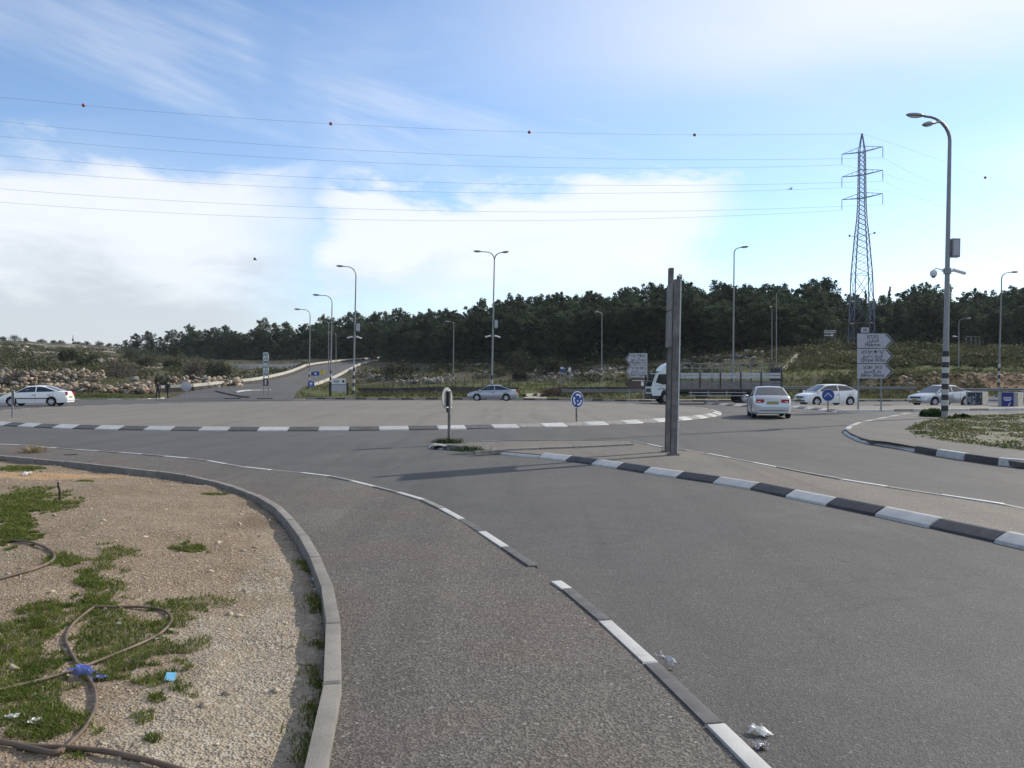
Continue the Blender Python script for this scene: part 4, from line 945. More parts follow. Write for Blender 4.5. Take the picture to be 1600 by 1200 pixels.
rock_heap('rocky_slope', 'scattered grey rocks on the slope left of the direction signs', 'rocks', [[(700, 116), (760, 118), (850, 110), (900, 108)], [(880, 108), (940, 112), (975, 110)], [(660, 140), (760, 138)], [(830, 115), (960, 112)]], 110, 260, .32, .17, .85, 35, 5, .25)
rock_heap('rocky_hillside', 'scattered pale rocks on the slope above the livestock truck', 'rocks', [[(1005, 110), (1060, 112), (1110, 106), (1200, 108)], [(1040, 118), (1160, 114), (1180, 112)], [(1100, 112), (1170, 113)]], 90, 160, .32, .16, .75, 36, 4, .25)
rock_heap('cut_bank_rocks', 'brown rocks in the cut earth bank at the right', 'rocks', [[(1385, 85.5), (1480, 86), (1600, 86.5), (1680, 87)], [(1400, 87), (1600, 88)]], 50, 300, .22, .13, .15, 37, 1.4, .25)
rock_heap('hillside_stones', 'rows of pale stones along the terraces on the far left hillside', 'rocks', [[(-20, 255), (60, 255)], [(30, 205), (160, 215)], [(-20, 300), (180, 310)], [(150, 160), (200, 170)]], 90, 300, .8, .45, .6, 38, 3, .3)
rock_heap('crest_stones', 'pale stones at the edge of the forest left of the pylon', 'rocks', [[(1150, 113), (1260, 118), (1320, 120)], [(1290, 119), (1440, 121)]], 40, 60, .34, .2, .7, 39, 2, .2)

# ------------------------------------------------------------------ rubble patch on the right pavement
RB_px = [(1417,672),(1428,677),(1445,683),(1480,689),(1540,696),(1600,704),(1700,716),(1700,650),(1600,648.5),(1530,650),(1480,653),(1450,658),(1432,664)]
def rubble_patch():
    poly = [G(a, b, .12) for a, b in RB_px]; ys = [p.y for p in poly]; r = np.random.RandomState(55)
    def inside(x, y):
        c = np.zeros(np.shape(x), bool); n = len(poly)
        for i in range(n):
            a, b = poly[i], poly[(i + 1) % n]; m = ((a.y > y) != (b.y > y)) & (x < (b.x - a.x) * (y - a.y) / ((b.y - a.y) or 1e-9) + a.x); c ^= m
        return c
    e_ = lambda X, Y: np.min(np.stack([np.hypot(X - ((a.x + (b.x - a.x) * t)), Y - (a.y + (b.y - a.y) * t)) for a, b in zip(poly, poly[1:] + poly[:1]) for t in np.linspace(0, 1, 25)]), 0)
    zg = lambda X, Y: .12 + np.minimum(1, e_(X, Y)) * (.065 + .055 * fbm(X, Y, 1.6, 58, 3))
    gx, gy = np.meshgrid(np.arange(11, 46, .3), np.arange(min(ys), max(ys), .3)); hz = zg(gx.ravel(), gy.ravel()).reshape(gx.shape); ok = inside(gx, gy); nx_ = gx.shape[1]; cell = ok[:-1, :-1] & ok[1:, :-1] & ok[:-1, 1:] & ok[1:, 1:]
    ii, jj = np.nonzero(cell); a = ii * nx_ + jj; Fg = np.stack([a, a + 1, a + nx_ + 1, a + nx_], -1); Vg = np.stack([gx, gy, hz], -1).reshape(-1, 3)
    bm = bmesh.new(); ctr = bm.faces.new([bm.verts.new((p.x, p.y, .10)) for p in poly]); bmesh.ops.triangulate(bm, faces=[ctr])
    for v in bm.verts:
        v.co.z = .1195
    bmesh.ops.recalc_face_normals(bm, faces=bm.faces); me = bpy.data.meshes.new('rubble_ground'); bm.to_mesh(me); bm.free()
    m = bpy.data.materials.new('rubble_soil'); m.use_nodes = True; k = NT(m.node_tree); c = k.coord('Object'); n1 = k.noise(c, .9, 6, .65); n2 = k.noise(c, 5, 6, .7)
    col = k.mix(k.ss(n1, .35, .65), (.125, .105, .068), (.080, .092, .036)); col = k.mix(k.ss(n2, .5, .75, 0, .4), col, (.28, .25, .19)); k.put(k.n['Principled BSDF'].inputs['Base Color'], col)
    k.n['Principled BSDF'].inputs['Roughness'].default_value = .95; me.materials.append(m); tag(link('rubble_ground', me), kind='structure'); tag(link('rubble_soil', fast_mesh('rubble_soil', Vg, Fg, m, True)), kind='structure')
    x = r.uniform(11, 44, 42000); y = r.uniform(min(ys), max(ys), 42000); ok = inside(x, y); x, y = x[ok], y[ok]
    z = zg(x, y) + .005; n = len(x) // 7
    V, Fc = rocks(np.stack([x, y, z], -1)[:n], .022 + .10 * r.rand(n) ** 4, (.35, .7), 'ico', 57)
    tag(link('rubble', fast_mesh('rubble', V, Fc, M['rubble_pebble'])), 'broken pale stones strewn over the weedy patch round the big lamp post', 'rubble', kind='stuff')
    nn = len(x) - n; kx, ky, kz = x[n:], y[n:], z[n:]; kk = hash_noise(kx, ky, 1.1, 59) > .30; Pg = np.repeat(np.stack([kx, ky, kz - .02], -1)[kk], 3, 0) + r.randn(kk.sum() * 3, 3) * np.array([.08, .08, 0])
    V, Fc = blades(Pg, .10 * (.4 + r.rand(len(Pg))), .03, 0.9, 60)
    tag(link('patch_grass', fast_mesh('patch_grass', V, Fc, M['verge_grass'])), 'thin grass growing through the rubble round the big lamp post', 'grass', kind='stuff')
rubble_patch()
# ------------------------------------------------------------------ street lamps
def arc(x0, z0, r, side, y=0.0, n=8, end=90):
    """from vertical at (x0, z0) bending over to the side"""
    return [(x0 + side * r * (1 - math.cos(rad(end * i / n))), y, z0 + r * math.sin(rad(end * i / n))) for i in range(n + 1)]
def lamp_head(root, p, d, L, name='lamp_head'):
    """flat leaf-shaped head, p = where the arm enters, d = unit direction"""
    a = math.atan2(d[1], d[0]); tilt = -math.asin(max(-1, min(1, d[2])))
    b = MB(); b.ellip((L * .5, 0, 0.02), (L * .52, L * .17, L * .13), 12, 8); b.ellip((-.02, 0, 0), (L * .14, L * .07, L * .07), 8, 5)
    o = part(name, b, M['galv_steel'], root, 60, loc=p, rot=(0, tilt, a))
    g = MB(); g.ellip((L * .52, 0, -L * .06), (L * .36, L * .125, L * .075), 10, 6); part('lens', g, M['lamp_glass'], o, 60)
def lamp(name_label, px, D, ytop, arms, r=0.085, bands=None, cat='street lamp', base_z=None, lean=0.0, box=None, cams=None, pole_bend=None, group='street lamps round the junction', L=.75):
    zb = TZ(px, D) if base_z is None else base_z; H = CZ + (HY - ytop) / F * D - zb
    t = thing('street_lamp', name_label, 'street lamp', ((px - CX) / F * D, D, zb), 0, group, rot=(0, rad(lean), 0))
    b = MB(); ra = max(a[1] for a in arms); zp = H - ra
    b.tube([(0, 0, -.15), (0, 0, H * .45), (0, 0, zp)], [r, r * .8, r * .58], 10); part('pole', b, M['galv_steel'], t, 60)
    for side, rr, reach, yv, dz in arms:
        n = math.hypot(side, yv); ux, uy = side / n, yv / n
        pr = arc(0, 0, rr, 1); pts = [(ux * q[0], uy * q[0], zp + q[2] + dz) for q in pr]; pts.append((ux * (rr + reach), uy * (rr + reach), zp + rr + dz + .02))
        b = MB(); b.tube(pts, [r * .56] * 5 + [r * .42] * (len(pts) - 5), 8); part('arm', b, M['galv_steel'], t, 60)
        lamp_head(t, pts[-1], (ux, uy, .03), L)
    if bands:
        z0, hgt, n = bands
        for i in range(n):
            c = MB(); c.lathe([(r + .012, 0), (r + .012, hgt)], (0, 0, z0 + i * hgt), 12)
            part('white_band' if i % 2 else 'black_band', c, M['white_paint' if i % 2 else 'black_paint'], t, 60)
    if box:
        z, side = box; c = MB(); c.box((side * .30, 0, z), (.34, .26, .80)); c.box((side * .10, 0, z - .2), (.12, .06, .05)); c.box((side * .10, 0, z + .2), (.12, .06, .05)); bx = part('equipment_box', c, M['galv_steel'], t)
        c = MB(); c.box((side * .30, -.137, z), (.26, .012, .66)); part('box_door', c, M['sign_grey'], bx)
    if cams:
        z, left, right = cams
        c = MB(); c.lathe([(r + .03, -.12), (r + .03, .12)], (0, 0, z), 10); c.box((0, 0, z), (.5, .05, .05)); part('camera_bracket', c, M['galv_steel'], t)
        for s, kind in ((-1, left), (1, right)):
            if kind == 'dome':
                c = MB(); c.tube([(s * .1, 0, z + .05), (s * .55, -.05, z + .1), (s * .62, -.05, z + .02)], .025, 6); c.ellip((s * .62, -.05, z - .12), (.15, .15, .17), 12, 8); part('dome_camera', c, M['camera_white'], t, 60)
                c = MB(); c.ellip((s * .62, -.05, z - .19), (.11, .11, .13), 10, 6); part('dome_lens', c, M['glass'], t, 60)
            elif kind == 'tube':
                c = MB(); c.tube([(s * .12, 0, z), (s * .25, -.02, z)], .03, 6); c.tube([(s * .2, -.05, z + .06), (s * .72, -.12, z - .10)], .075, 8); part('tube_camera', c, M['camera_white'], t, 40)
    return t
WB = (0.35, .32, 7)
# the big one at the right: two heads on one bent pole
big = lamp('tall near lamp post at the right with two heads, box, cameras and striped foot', 1476, 34.6, 183, [(-1, 1.05, .08, 0, 0)], .13, (0.30, .235, 11), base_z=.1, lean=1.0, box=(7.35, 1), cams=(6.35, 'dome', 'tube'), L=.78)
c = MB(); zt = 11.25; Hbig = CZ + (HY - 183) / F * 34.6 - .1
c.tube([(-.42, 0, Hbig - .22), (-.60, -.10, Hbig - .26), (-.78, -.2, Hbig - .34)], [.055, .05, .04], 8); part('arm', c, M['galv_steel'], big, 60); lamp_head(big, (-.78, -.2, Hbig - .34), (-.86, -.42, -.28), .78)
lamp('striped lamp post with box and cameras left of centre, its single head pointing left', 552, 80, 417, [(-1, .9, .35, 0, 0)], .10, (.2, .38, 8), lean=1.3, box=(6.9, 1), cams=(5.9, 'tube', 'tube'))
lamp('lamp post with striped foot beside the grey board, second in the row on the left', 516, 86, 462, [(-1, .8, .55, 0, 0)], .09, (.1, .34, 7), lean=1.2)
lamp('lamp post behind the blue keep right sign, leftmost of the lamps on the climbing road', 483, 97, 484, [(-1, .7, .5, 0, 0)], .085, (.1, .34, 6), lean=.8)
lamp('double headed lamp post in the middle with box and two cameras', 768, 77.5, 394, [(-1, .75, .55, 0, 0), (1, .65, .15, -.5, 0)], .10, (.9, .4, 3), lean=1.2, box=(7.1, 1), cams=(5.9, 'tube', 'tube'))
lamp('shorter lamp with small bright head between the left lamps and the central one', 708, 100, 503, [(-1, .35, .2, -.3, 0)], .075, (.6, .3, 3), lean=.6, L=.6)
lamp('lamp with small pale head left of the direction signs', 940, 98, 488, [(-1, .35, .15, -.4, 0)], .075, (.9, .3, 4), lean=.3, L=.6)
lamp('tall lamp behind the livestock truck, its head bent towards the right', 1145, 76, 388, [(1, .45, .15, -.6, 0)], .095, None, lean=.5)
lamp('thin lamp with tiny bright head left of its taller neighbour on the hill path', 1206, 106, 480, [(-1, .12, .05, -1, 0)], .07, None, L=.5)
lamp('thin curved lamp on the hill path bending right', 1213, 104, 453, [(1, .8, .35, 0, 0)], .075, None, L=.6)
lamp('striped lamp at the far right with its head bent right', 1560, 79, 426, [(1, .6, .15, -.3, 0)], .10, (1.1, .36, 6), lean=1.5, L=.7)
lamp('low thin lamp right of the big lamp post, bent right in front of the wood', 1498, 97, 498, [(1, .55, .3, 0, 0), (-1, .25, .15, -.2, -1.9)], .07, None, L=.6)
lamp('small lamp with round bright head half hidden by the striped far one', 1563, 112, 541, [(1, .1, .05, -1, 0)], .07, None, L=.45)
lamp('far double headed lamp on the climbing road, between the second and the striped lamp', 513.5, 140, 501, [(-1, .8, .6, 0, 0), (1, .5, .2, -.3, 0)], .09, None, L=.7)
lamp('farthest lamp on the climbing road, thin and low against the wood', 525, 150, 520, [(-1, .6, .4, 0, 0)], .08, None, L=.6)

# ------------------------------------------------------------------ lettering
def lettering(txt, size, m, parent, loc, rot, align='CENTER', name='lettering', depth=0.004, wmax=None):
    cu = bpy.data.curves.new(name, 'FONT'); cu.body = txt; cu.size = size; cu.align_x = align; cu.align_y = 'CENTER'; cu.extrude = depth; cu.resolution_u = 2
    o = bpy.data.objects.new(name, cu); COL.objects.link(o); bpy.context.view_layer.update()
    me = bpy.data.meshes.new_from_object(o.evaluated_get(bpy.context.evaluated_depsgraph_get())); bpy.data.objects.remove(o); bpy.data.curves.remove(cu)
    me.materials.clear(); me.materials.append(m); w = max((v.co.x for v in me.vertices), default=0) - min((v.co.x for v in me.vertices), default=0)
    sc = 1.0 if not wmax or w < wmax else wmax / w
    return link(name, me, parent, loc, rot, (sc, 1, 1))
FR = (rad(90), 0, 0)                                        # upright, read from the -y side
AR = {'hebron': '\ufede\ufef4\ufee0\ufea8\ufedf\ufe8d', 'arba': '\ufeca\ufe91\ufead\ufe8d \ufe95\ufe8e\ufef3\ufead\ufed7', 'sheva': '\ufeca\ufe92\ufeb4\ufedf\ufe8d \ufead\ufe8c\ufe91',
      'oz': '\ufeaf\ufeee\ufecb \ufedd\ufe8d\ufeaa\ufea0\ufee3', 'fajjar': '\ufead\ufe8e\ufea0\ufed3 \ufe96\ufef4\ufe91'}
def he(s): return s[::-1]
def arrow_panel(root, z, w, h, side, lines, face, txt, tip=.38, edge='sign_black', y=-.05, cx=0):
    """arrow-ended board; the text lines are parts of the board"""
    def shape(g):
        a, b = cx - w / 2 + g, cx + w / 2 - g; t = tip; lo, hi = z - h / 2 + g, z + h / 2 - g
        P = [(a, lo), (b - t, lo), (b, z), (b - t, hi), (a, hi)]
        return [(2 * cx - p, q) for p, q in P][::-1] if side < 0 else P
    b = MB(); b.prism(shape(0), y, y + .035); bd = part('panel', b, face, root)
    bo = MB(); P = shape(.02); tipv = [p for p in P]
    # dark chevron along the pointed end
    s = side; xe = cx + s * (w / 2 - .03); xi = xe - s * tip
    bo.prism([(xi, z - h / 2 + .03), (xe, z), (xi, z + h / 2 - .03), (xi - s * .07, z + h / 2 - .03), (xe - s * .09, z), (xi - s * .07, z - h / 2 + .03)], y - .008, y); part('chevron', bo, M[edge], bd)
    xc = cx - s * tip * .42; n = len(lines)
    for i, L in enumerate(lines):
        zz = z + h * (.5 - (i + .5) / n) * .86; lettering(L, h / n * 1.02, txt, bd, (xc, y - .007, zz), FR, wmax=w - tip - .15)
    return bd
def posts(root, xs, z0, z1, r=.045, m='galv_steel', y=.02):
    for x in xs: b = MB(); b.tube([(x, y, z0), (x, y, z1)], r, 8); part('post', b, M[m], root, 60)
# big direction sign at the right
p = G(1362, 640.5, .12); t = thing('direction_sign', 'tall grey right pointing sign with three trilingual arrow boards on two posts', 'road sign', p, rad(-2))
zt = CZ + (HY - 520.5) / F * p.y - .12; zb = CZ + (HY - 592) / F * p.y - .12; ph = (zt - zb) / 3
posts(t, (-.72, .52), -.1, zt - .05, .045)
hs = [(['\u05d7\u05d1\u05e8\u05d5\u05df', AR['hebron'], 'Hebron']), (['\u05e7\u05e8\u05d9\u05ea \u05d0\u05e8\u05d1\u05e2', AR['arba'], 'Qiryat Arba']), (['\u05d1\u05d0\u05e8 \u05e9\u05d1\u05e2', AR['sheva'], "Be'er Sheva"])]
for i, L in enumerate(hs): arrow_panel(t, zt - ph * (i + .5), 1.95, ph - .05, 1, [he(L[0]), L[1], L[2]], M['sign_grey'], M['sign_black'], .36, cx=.18)
b = MB(); b.box((-.38, -.03, zt + .17), (.42, .03, .28)); pl = part('number_plate', b, M['sign_grey'], t); lettering('60', .20, M['sign_black'], pl, (-.38, -.055, zt + .17), FR)
# left pointing signs before the truck
p = G(997, 626.5, .1); p.y = 71.5; p.x = (994 - CX) / F * p.y; p.z = TZ(994, 71.5); t = thing('direction_sign', 'left pointing sign stack, two grey arrow boards above a brown one', 'road sign', p, rad(3))
zz = lambda y: CZ + (HY - y) / F * p.y - p.z
posts(t, (-.60, .64), -.2, zz(551), .05)
arrow_panel(t, zz(561.5), 2.0, zz(552) - zz(571), -1, [he('\u05de\u05d2\u05d3\u05dc \u05e2\u05d5\u05d6'), AR['oz'], 'Migdal Oz'], M['sign_grey'], M['sign_black'], .42)
arrow_panel(t, zz(580.5), 2.0, zz(572) - zz(590), -1, [he("\u05d1\u05d9\u05ea \u05e4\u05d2'\u05d0\u05e8"), AR['fajjar'], 'Bet Fajjar'], M['sign_grey'], M['sign_black'], .42)
bd = arrow_panel(t, zz(600), 1.9, zz(591.5) - zz(609), -1, [], M['sign_brown'], M['sign_white'], .42)
b = MB(); b.box((.55, -.06, zz(599.5)), (.22, .012, .38)); part('pictogram', b, M['sign_white'], bd); b = MB(); b.box((.2, -.06, zz(594.5)), (1.1, .012, .06)); part('text_line', b, M['sign_pale'], bd)
# oblique sign stack at the left
p = Vector((0, 79, 0)); p.x = (416 - CX) / F * p.y; p.z = 0.05; t = thing('direction_sign', 'pale sign stack seen at a slant beyond the left of the roundabout', 'road sign', p, rad(-50))
zz = lambda y: CZ + (HY - y) / F * p.y - p.z
posts(t, (-.62, .5), -.2, zz(552), .05)
for y0, y1, L in ((550.5, 569, ['\u05d9\u05e8\u05d5\u05e9\u05dc\u05d9\u05dd', '\ufeb1\ufeaa\ufed8\ufedf\ufe8d', 'Jerusalem']), (570, 588, ['\u05d0\u05e4\u05e8\u05ea', '\ufe95\ufead\ufed3\ufe8d', 'Efrata'])):
    arrow_panel(t, zz((y0 + y1) / 2), 1.35, zz(y0) - zz(y1), 1, [he(L[0]), L[1], L[2]], M['sign_pale'], M['sign_black'], .3)
bd = arrow_panel(t, zz(597), 1.35, zz(591) - zz(603), 1, [], M['sign_brown'], M['sign_white'], .3); b = MB(); b.box((.0, -.06, zz(597)), (.3, .012, .5)); part('pictogram', b, M['sign_white'], bd)

def round_sign(px, py, D, zc, R, rz, label, face, back, postr=.035, zbase=.12, post_m='rust_steel', reverse=False, name='road_sign', topz=None):
    t = thing(name, label, 'road sign', ((px - CX) / F * D, D, zbase), rz)
    b = MB(); b.tube([(0, .045, -.1), (0, .045, (zc + R * .8) if topz is None else topz)], postr, 8); part('post', b, M[post_m], t, 60)
    b = MB(); b.lathe([(R * .98, .012), (R, .006), (R, -.006), (R * .98, -.012)], (0, 0, zc), 28, 'y'); d = part('disc', b, M[back], t, 40)
    if not reverse:
        b = MB(); b.lathe([(R * .92, -.013), (R * .92, -.017)], (0, 0, zc), 28, 'y'); part('face', b, M[face], d, 40)
    return t, d
def ring_arrow(d, zc, R):
    for a0 in (40, 160, 280):
        b = MB(); P = []; A = [rad(a0 + 76 * i / 10) for i in range(11)]
        P = [(R * .70 * math.cos(a), zc + R * .70 * math.sin(a)) for a in A] + [(R * .50 * math.cos(a), zc + R * .50 * math.sin(a)) for a in A[::-1]]
        b.prism(P, -.022, -.018); a = rad(a0 - 16)
        a1 = rad(a0 + 2); b.prism([(R * .82 * math.cos(a1), zc + R * .82 * math.sin(a1)), (R * .38 * math.cos(a1), zc + R * .38 * math.sin(a1)), (R * .6 * math.cos(a), zc + R * .6 * math.sin(a))], -.022, -.018); part('arrow', b, M['sign_white'], d)
def up_arrow(d, zc, R, ang=0, m='sign_white'):
    P = [(-.12, -.62), (.12, -.62), (.12, .05), (.45, -.2), (.45, .12), (0, .6), (-.45, .12), (-.45, -.2), (-.12, .05)]; ca, sa = math.cos(ang), math.sin(ang)
    b = MB(); b.prism([(R * (x * ca - y * sa), zc + R * (x * sa + y * ca)) for x, y in P], -.022, -.018); part('arrow', b, M[m], d)
D = G(902, 659, .12).y; t, d = round_sign(902, 659, D, 0.85, .325, rad(38), 'blue round roundabout sign with ring of white arrows on the central island', 'sign_blue', 'sign_white', topz=.8); ring_arrow(d, .85, .325)
b = MB(); b.lathe([(.035, -.022), (.035, -.018)], (0, 0, .80), 8, 'y'); part('bolt', b, M['sign_white'], d)
D = 44.6; t, d = round_sign(1294, 641, D, .80, .34, rad(-14), 'blue round keep sign with white chevron in front of the white hatchback', 'sign_blue', 'sign_grey', topz=.6); b = MB(); R = .34
b.prism([(-.2, .66), (0, .86), (.2, .66), (.2, .76), (0, .97), (-.2, .76)], -.022, -.018); part('arrow', b, M['sign_grey'], d)
D = 77; t, d = round_sign(486, 620, D, 1.35, .36, rad(-5), 'small blue round sign with white arrow beside the leftmost striped lamp foot', 'sign_blue', 'sign_white', topz=1.3); up_arrow(d, 1.35, .36)
# signs seen from behind
D = 65.2; t, d = round_sign(291, 628, D, 1.17, .39, rad(12), 'grey round sign back at the far edge of the central island, left', 'sign_grey', 'sign_grey', reverse=True, post_m='galv_steel', postr=.045)
b = MB(); b.box((0, .03, 1.3), (.5, .03, .05)); b.box((0, .03, 1.05), (.5, .03, .05)); part('clamp', b, M['galv_steel'], d)
D = 20.9; t = thing('road_sign', 'round sign turned away on the splitter tip, seen from behind with its dark bracket', 'road sign', ((701.5 - CX) / F * D, D, .06), rad(66), rot=(0, rad(1.0), rad(66)))
b = MB(); b.tube([(0, 0, -.1), (0, 0, 1.36)], .04, 10); part('post', b, M['rust_steel'], t, 60)
b = MB(); b.lathe([(.28, -.012), (.285, 0), (.28, .012)], (0, .07, 1.17), 28, 'y'); d = part('disc', b, M['sign_back'], t, 40)
b = MB(); b.box((-.01, .03, 1.13), (.10, .06, .46)); b.box((-.02, .03, .85), (.07, .05, .1)); part('bracket', b, M['black_plastic'], d); b = MB(); b.box((0, .03, .93), (.24, .07, .035)); b.box((0, .03, 1.36), (.12, .07, .035)); part('clamp', b, M['sign_white'], d)
D = 34.0; t = thing('road_sign', 'narrow sign seen edge on in front of the white car at the left', 'road sign', ((19.5 - CX) / F * D, D, .12), rad(-55))
b = MB(); b.tube([(0, 0, -.1), (0, 0, 1.2)], .04, 10); part('post', b, M['galv_steel'], t, 60); b = MB(); b.lathe([(.3, -.012), (.305, 0), (.3, .012)], (0, .05, .88), 24, 'y'); part('disc', b, M['sign_grey'], t, 40)
# the tall twin-post sign seen edge on
D0 = G(1052, 711, .076).y; t = thing('edge_on_sign', 'tall weathered steel sign on two posts seen edge on, standing on the splitter', 'road sign', ((1052 - CX) / F * D0, D0, .076), 0, rot=(0, rad(1.1), 0))
def hbeam(x, y, h, wx, wy, name, m):
    b = MB(); f = .012
    b.box((x, y - wy / 2, h / 2 - .1), (wx, f, h + .2)); b.box((x, y + wy / 2, h / 2 - .1), (wx, f, h + .2)); b.box((x, y, h / 2 - .1), (f, wy - f - .004, h + .2)); part(name, b, m, t)
z1 = CZ + (HY - 437) / F * D0 - .076
hbeam(.0, 0, z1, .135, .14, 'post', M['rust_steel']); z2 = CZ + (HY - 419) / F * (D0 + .8) - .076; hbeam(.03, .80, z2, .105, .12, 'post', M['rust_steel'])
b = MB(); b.box((.078, -.03, z1 / 2), (.022, .10, z1)); part('sunlit_edge', b, M['sign_pale'], t)  # pale strip added to paint the sunlit right edge of the near post
for x, y in ((0, 0), (.03, .80)):
    b = MB(); b.box((x, y, .012), (.24, .26, .02))
    for dx in (-.09, .09):
        for dy in (-.1, .1): b.lathe([(.014, .02), (.014, .045)], (x + dx, y + dy, 0), 6)
    part('base_plate', b, M['rust_steel'], t)
for i, (za, zb_) in enumerate(((2.35, 3.15), (3.18, z1 - .02))):
    b = MB(); b.box((-.018 + .004 * i, .45, (za + zb_) / 2), (.04, .95, zb_ - za)); part('panel', b, M['rust_steel'], t)
# low boards, bus signs, far little signs
def board(px, D, w, y0, y1, m, label, name='board', cat='sign', rz=0, text=None, z0=None, legs=True, col2=None):
    z = TZ(px, D) if z0 is None else z0; t = thing(name, label, cat, ((px - CX) / F * D, D, z), rz); a = CZ + (HY - y0) / F * D - z; b_ = CZ + (HY - y1) / F * D - z
    b = MB(); b.box((0, 0, (a + b_) / 2), (w, .06, a - b_)); bd = part('panel', b, M[m], t)
    if legs: posts(t, (-w * .4, w * .4), -.2, a - .05, .035, y=.07)
    return t, bd, a, b_
t, bd, a, b_ = board(529.5, 82, 1.45, 591, 611.5, 'sign_grey', 'grey notice board beside the striped lamp foot, lettered on its paler upper half', rz=rad(4), legs=False)
b = MB(); b.box((-.02, -.035, a - .32), (1.36, .012, .58)); up = part('upper_face', b, M['sign_white'], bd); b = MB(); b.box((0, -.034, a - .66), (1.45, .014, .05)); part('rail', b, M['sign_black'], bd)
for i, w in enumerate((.62, .72, .5)): c = MB(); c.box((-.22, -.046, a - .2 - .13 * i), (w, .008, .05)); part('text_line', c, M['sign_black'], bd)
c = MB(); c.box((.45, -.046, a - .32), (.22, .008, .26)); part('emblem', c, M['black_plastic'], bd)
b = MB(); b.box((-.88, .1, .55), (.22, .3, 1.7)); part('side_pillar', b, M['black_plastic'], t); b = MB(); b.box((.88, .1, .55), (.18, .3, 1.5)); part('side_pillar', b, M['black_plastic'], t)
t, bd, a, b_ = board(494, 112, .85, 580.5, 587, 'sign_blue', 'right one of two small blue signs on the climbing road', legs=True); b = MB(); b.box((-.08, -.036, (a + b_) / 2), (.3, .012, .22)); part('symbol', b, M['sign_white'], bd)
t, bd, a, b_ = board(488, 112.8, .3, 581.5, 587, 'sign_blue', 'narrow left one of two small blue signs on the climbing road', legs=True)
t, bd, a, b_ = board(504, 118, .55, 578, 585, 'sign_yellow', 'small yellow sign on the climbing road')
t, bd, a, b_ = board(878, 92, .34, 573, 582, 'sign_blue', 'small blue and white bus stop sign in the grass left of the pale headed lamp'); b = MB(); b.box((0, -.036, a - .14), (.3, .012, .22)); part('symbol', b, M['sign_white'], bd)
b = MB(); b.box((-.2, 0, b_ - .04), (.6, .03, .06)); part('arm', b, M['sign_pale'], t)
z = TZ(890, 93); t = thing('road_sign', 'small grey triangular sign back in the grass right of the bus stop sign', 'road sign', ((890 - CX) / F * 93, 93, z)); posts(t, (0,), -.2, 1.9, .03); zc = CZ + (HY - 577) / F * 93 - z
b = MB(); b.prism([(-.16, zc - .26), (.16, zc - .26), (.16, zc + .1), (0, zc + .28), (-.16, zc + .1)], -.05, -.03); part('panel', b, M['sign_white'], t)
t, bd, a, b_ = board(1297, 121.5, 1.9, 516, 526, 'sign_brown', 'dark notice board with white lines at the forest edge left of the pylon')
for zc, w, x in ((a - .1, 1.85, 0), (a - .38, 1.7, -.1), (b_ + .2, 1.2, -.3)): b = MB(); b.box((x, -.04, zc), (w, .012, .10)); part('text_line', b, M['sign_white'], bd)
b = MB(); b.prism([(.0, a - .85), (.25, a - .5), (.5, a - .85)], -.045, -.033); part('symbol', b, M['sign_white'], bd)
z = TZ(1520, 121); t = thing('frame_shelter', 'dark open frame at the forest edge right of the big lamp post', 'frame', ((1520 - CX) / F * 121, 121, z)); zt = CZ + (HY - 526) / F * 121 - z
posts(t, (-1.0, -.3, .4, 1.0), -.2, zt, .05, 'rust_steel', y=0); b = MB(); b.box((0, 0, zt), (2.1, .1, .12)); part('top_beam', b, M['rust_steel'], t)

# ------------------------------------------------------------------ barriers, rails, walls
def ribbon_wall(name, label, cat, pts, h, w, m, seg, gap=0.03, foot=None):
    """a row of wall blocks; pts are 3-D points along the foot"""
    root = thing(name, label, cat, pts[0]); o = Vector(pts[0]); d = [0.0]
    for a, b in zip(pts, pts[1:]): d.append(d[-1] + (Vector(b) - Vector(a)).length)
    n = max(1, round(d[-1] / seg)); A = np.array([tuple(q) for q in pts])
    P = [Vector([np.interp(d[-1] * i / n, d, A[:, k]) for k in range(3)]) for i in range(n + 1)]
    for a, b in zip(P, P[1:]):
        v = (b - a); L = v.length; u = v / L; s = Vector((-u.y, u.x, 0)).normalized() * w / 2; q0, q1 = a + u * gap / 2 - o, b - u * gap / 2 - o; up = Vector((0, 0, h)); dn = Vector((0, 0, .3)); c = MB()
        vs = [q0 - s * 1.3 - dn, q1 - s * 1.3 - dn, q1 + s * 1.3 - dn, q0 + s * 1.3 - dn, q0 - s + up, q1 - s + up, q1 + s + up, q0 + s + up]; c.add(vs, [(3, 2, 1, 0), (4, 5, 6, 7), (0, 1, 5, 4), (1, 2, 6, 5), (2, 3, 7, 6), (3, 0, 4, 7)]); part('block', c, M[m], root, 20)
        if foot: c = MB(); s2 = s * 1.55; fu = Vector((0, 0, h * .52)); c.add([q0 - s2 - dn, q1 - s2 - dn, q1 + s2 - dn, q0 + s2 - dn, q0 - s2 + fu, q1 - s2 + fu, q1 + s2 + fu, q0 + s2 + fu], [(3, 2, 1, 0), (4, 5, 6, 7), (0, 1, 5, 4), (1, 2, 6, 5), (2, 3, 7, 6), (3, 0, 4, 7)]); part('dark_course', c, M[foot], root, 20)  # dark lower course, added to give the dark band under the pale top
    return root
def road_edge(side, D0, D1, off, n=14):
    out = []
    for D in np.linspace(D0, D1, n):
        L, lz, R, rz = climb_row(D); p, z = (L, lz) if side < 0 else (R, rz); out.append(Vector(((p - CX) / F * D + side * off, D, z)))
    return out
ribbon_wall('concrete_barrier', 'long pale concrete barrier curving along the left of the climbing road', 'barrier', [Vector(((222 - CX) / F * 84, 84, TZ(222, 84)))] + road_edge(-1, 88, 147, .6), .66, .34, 'barrier_white', 2.6, foot='dark_wall')
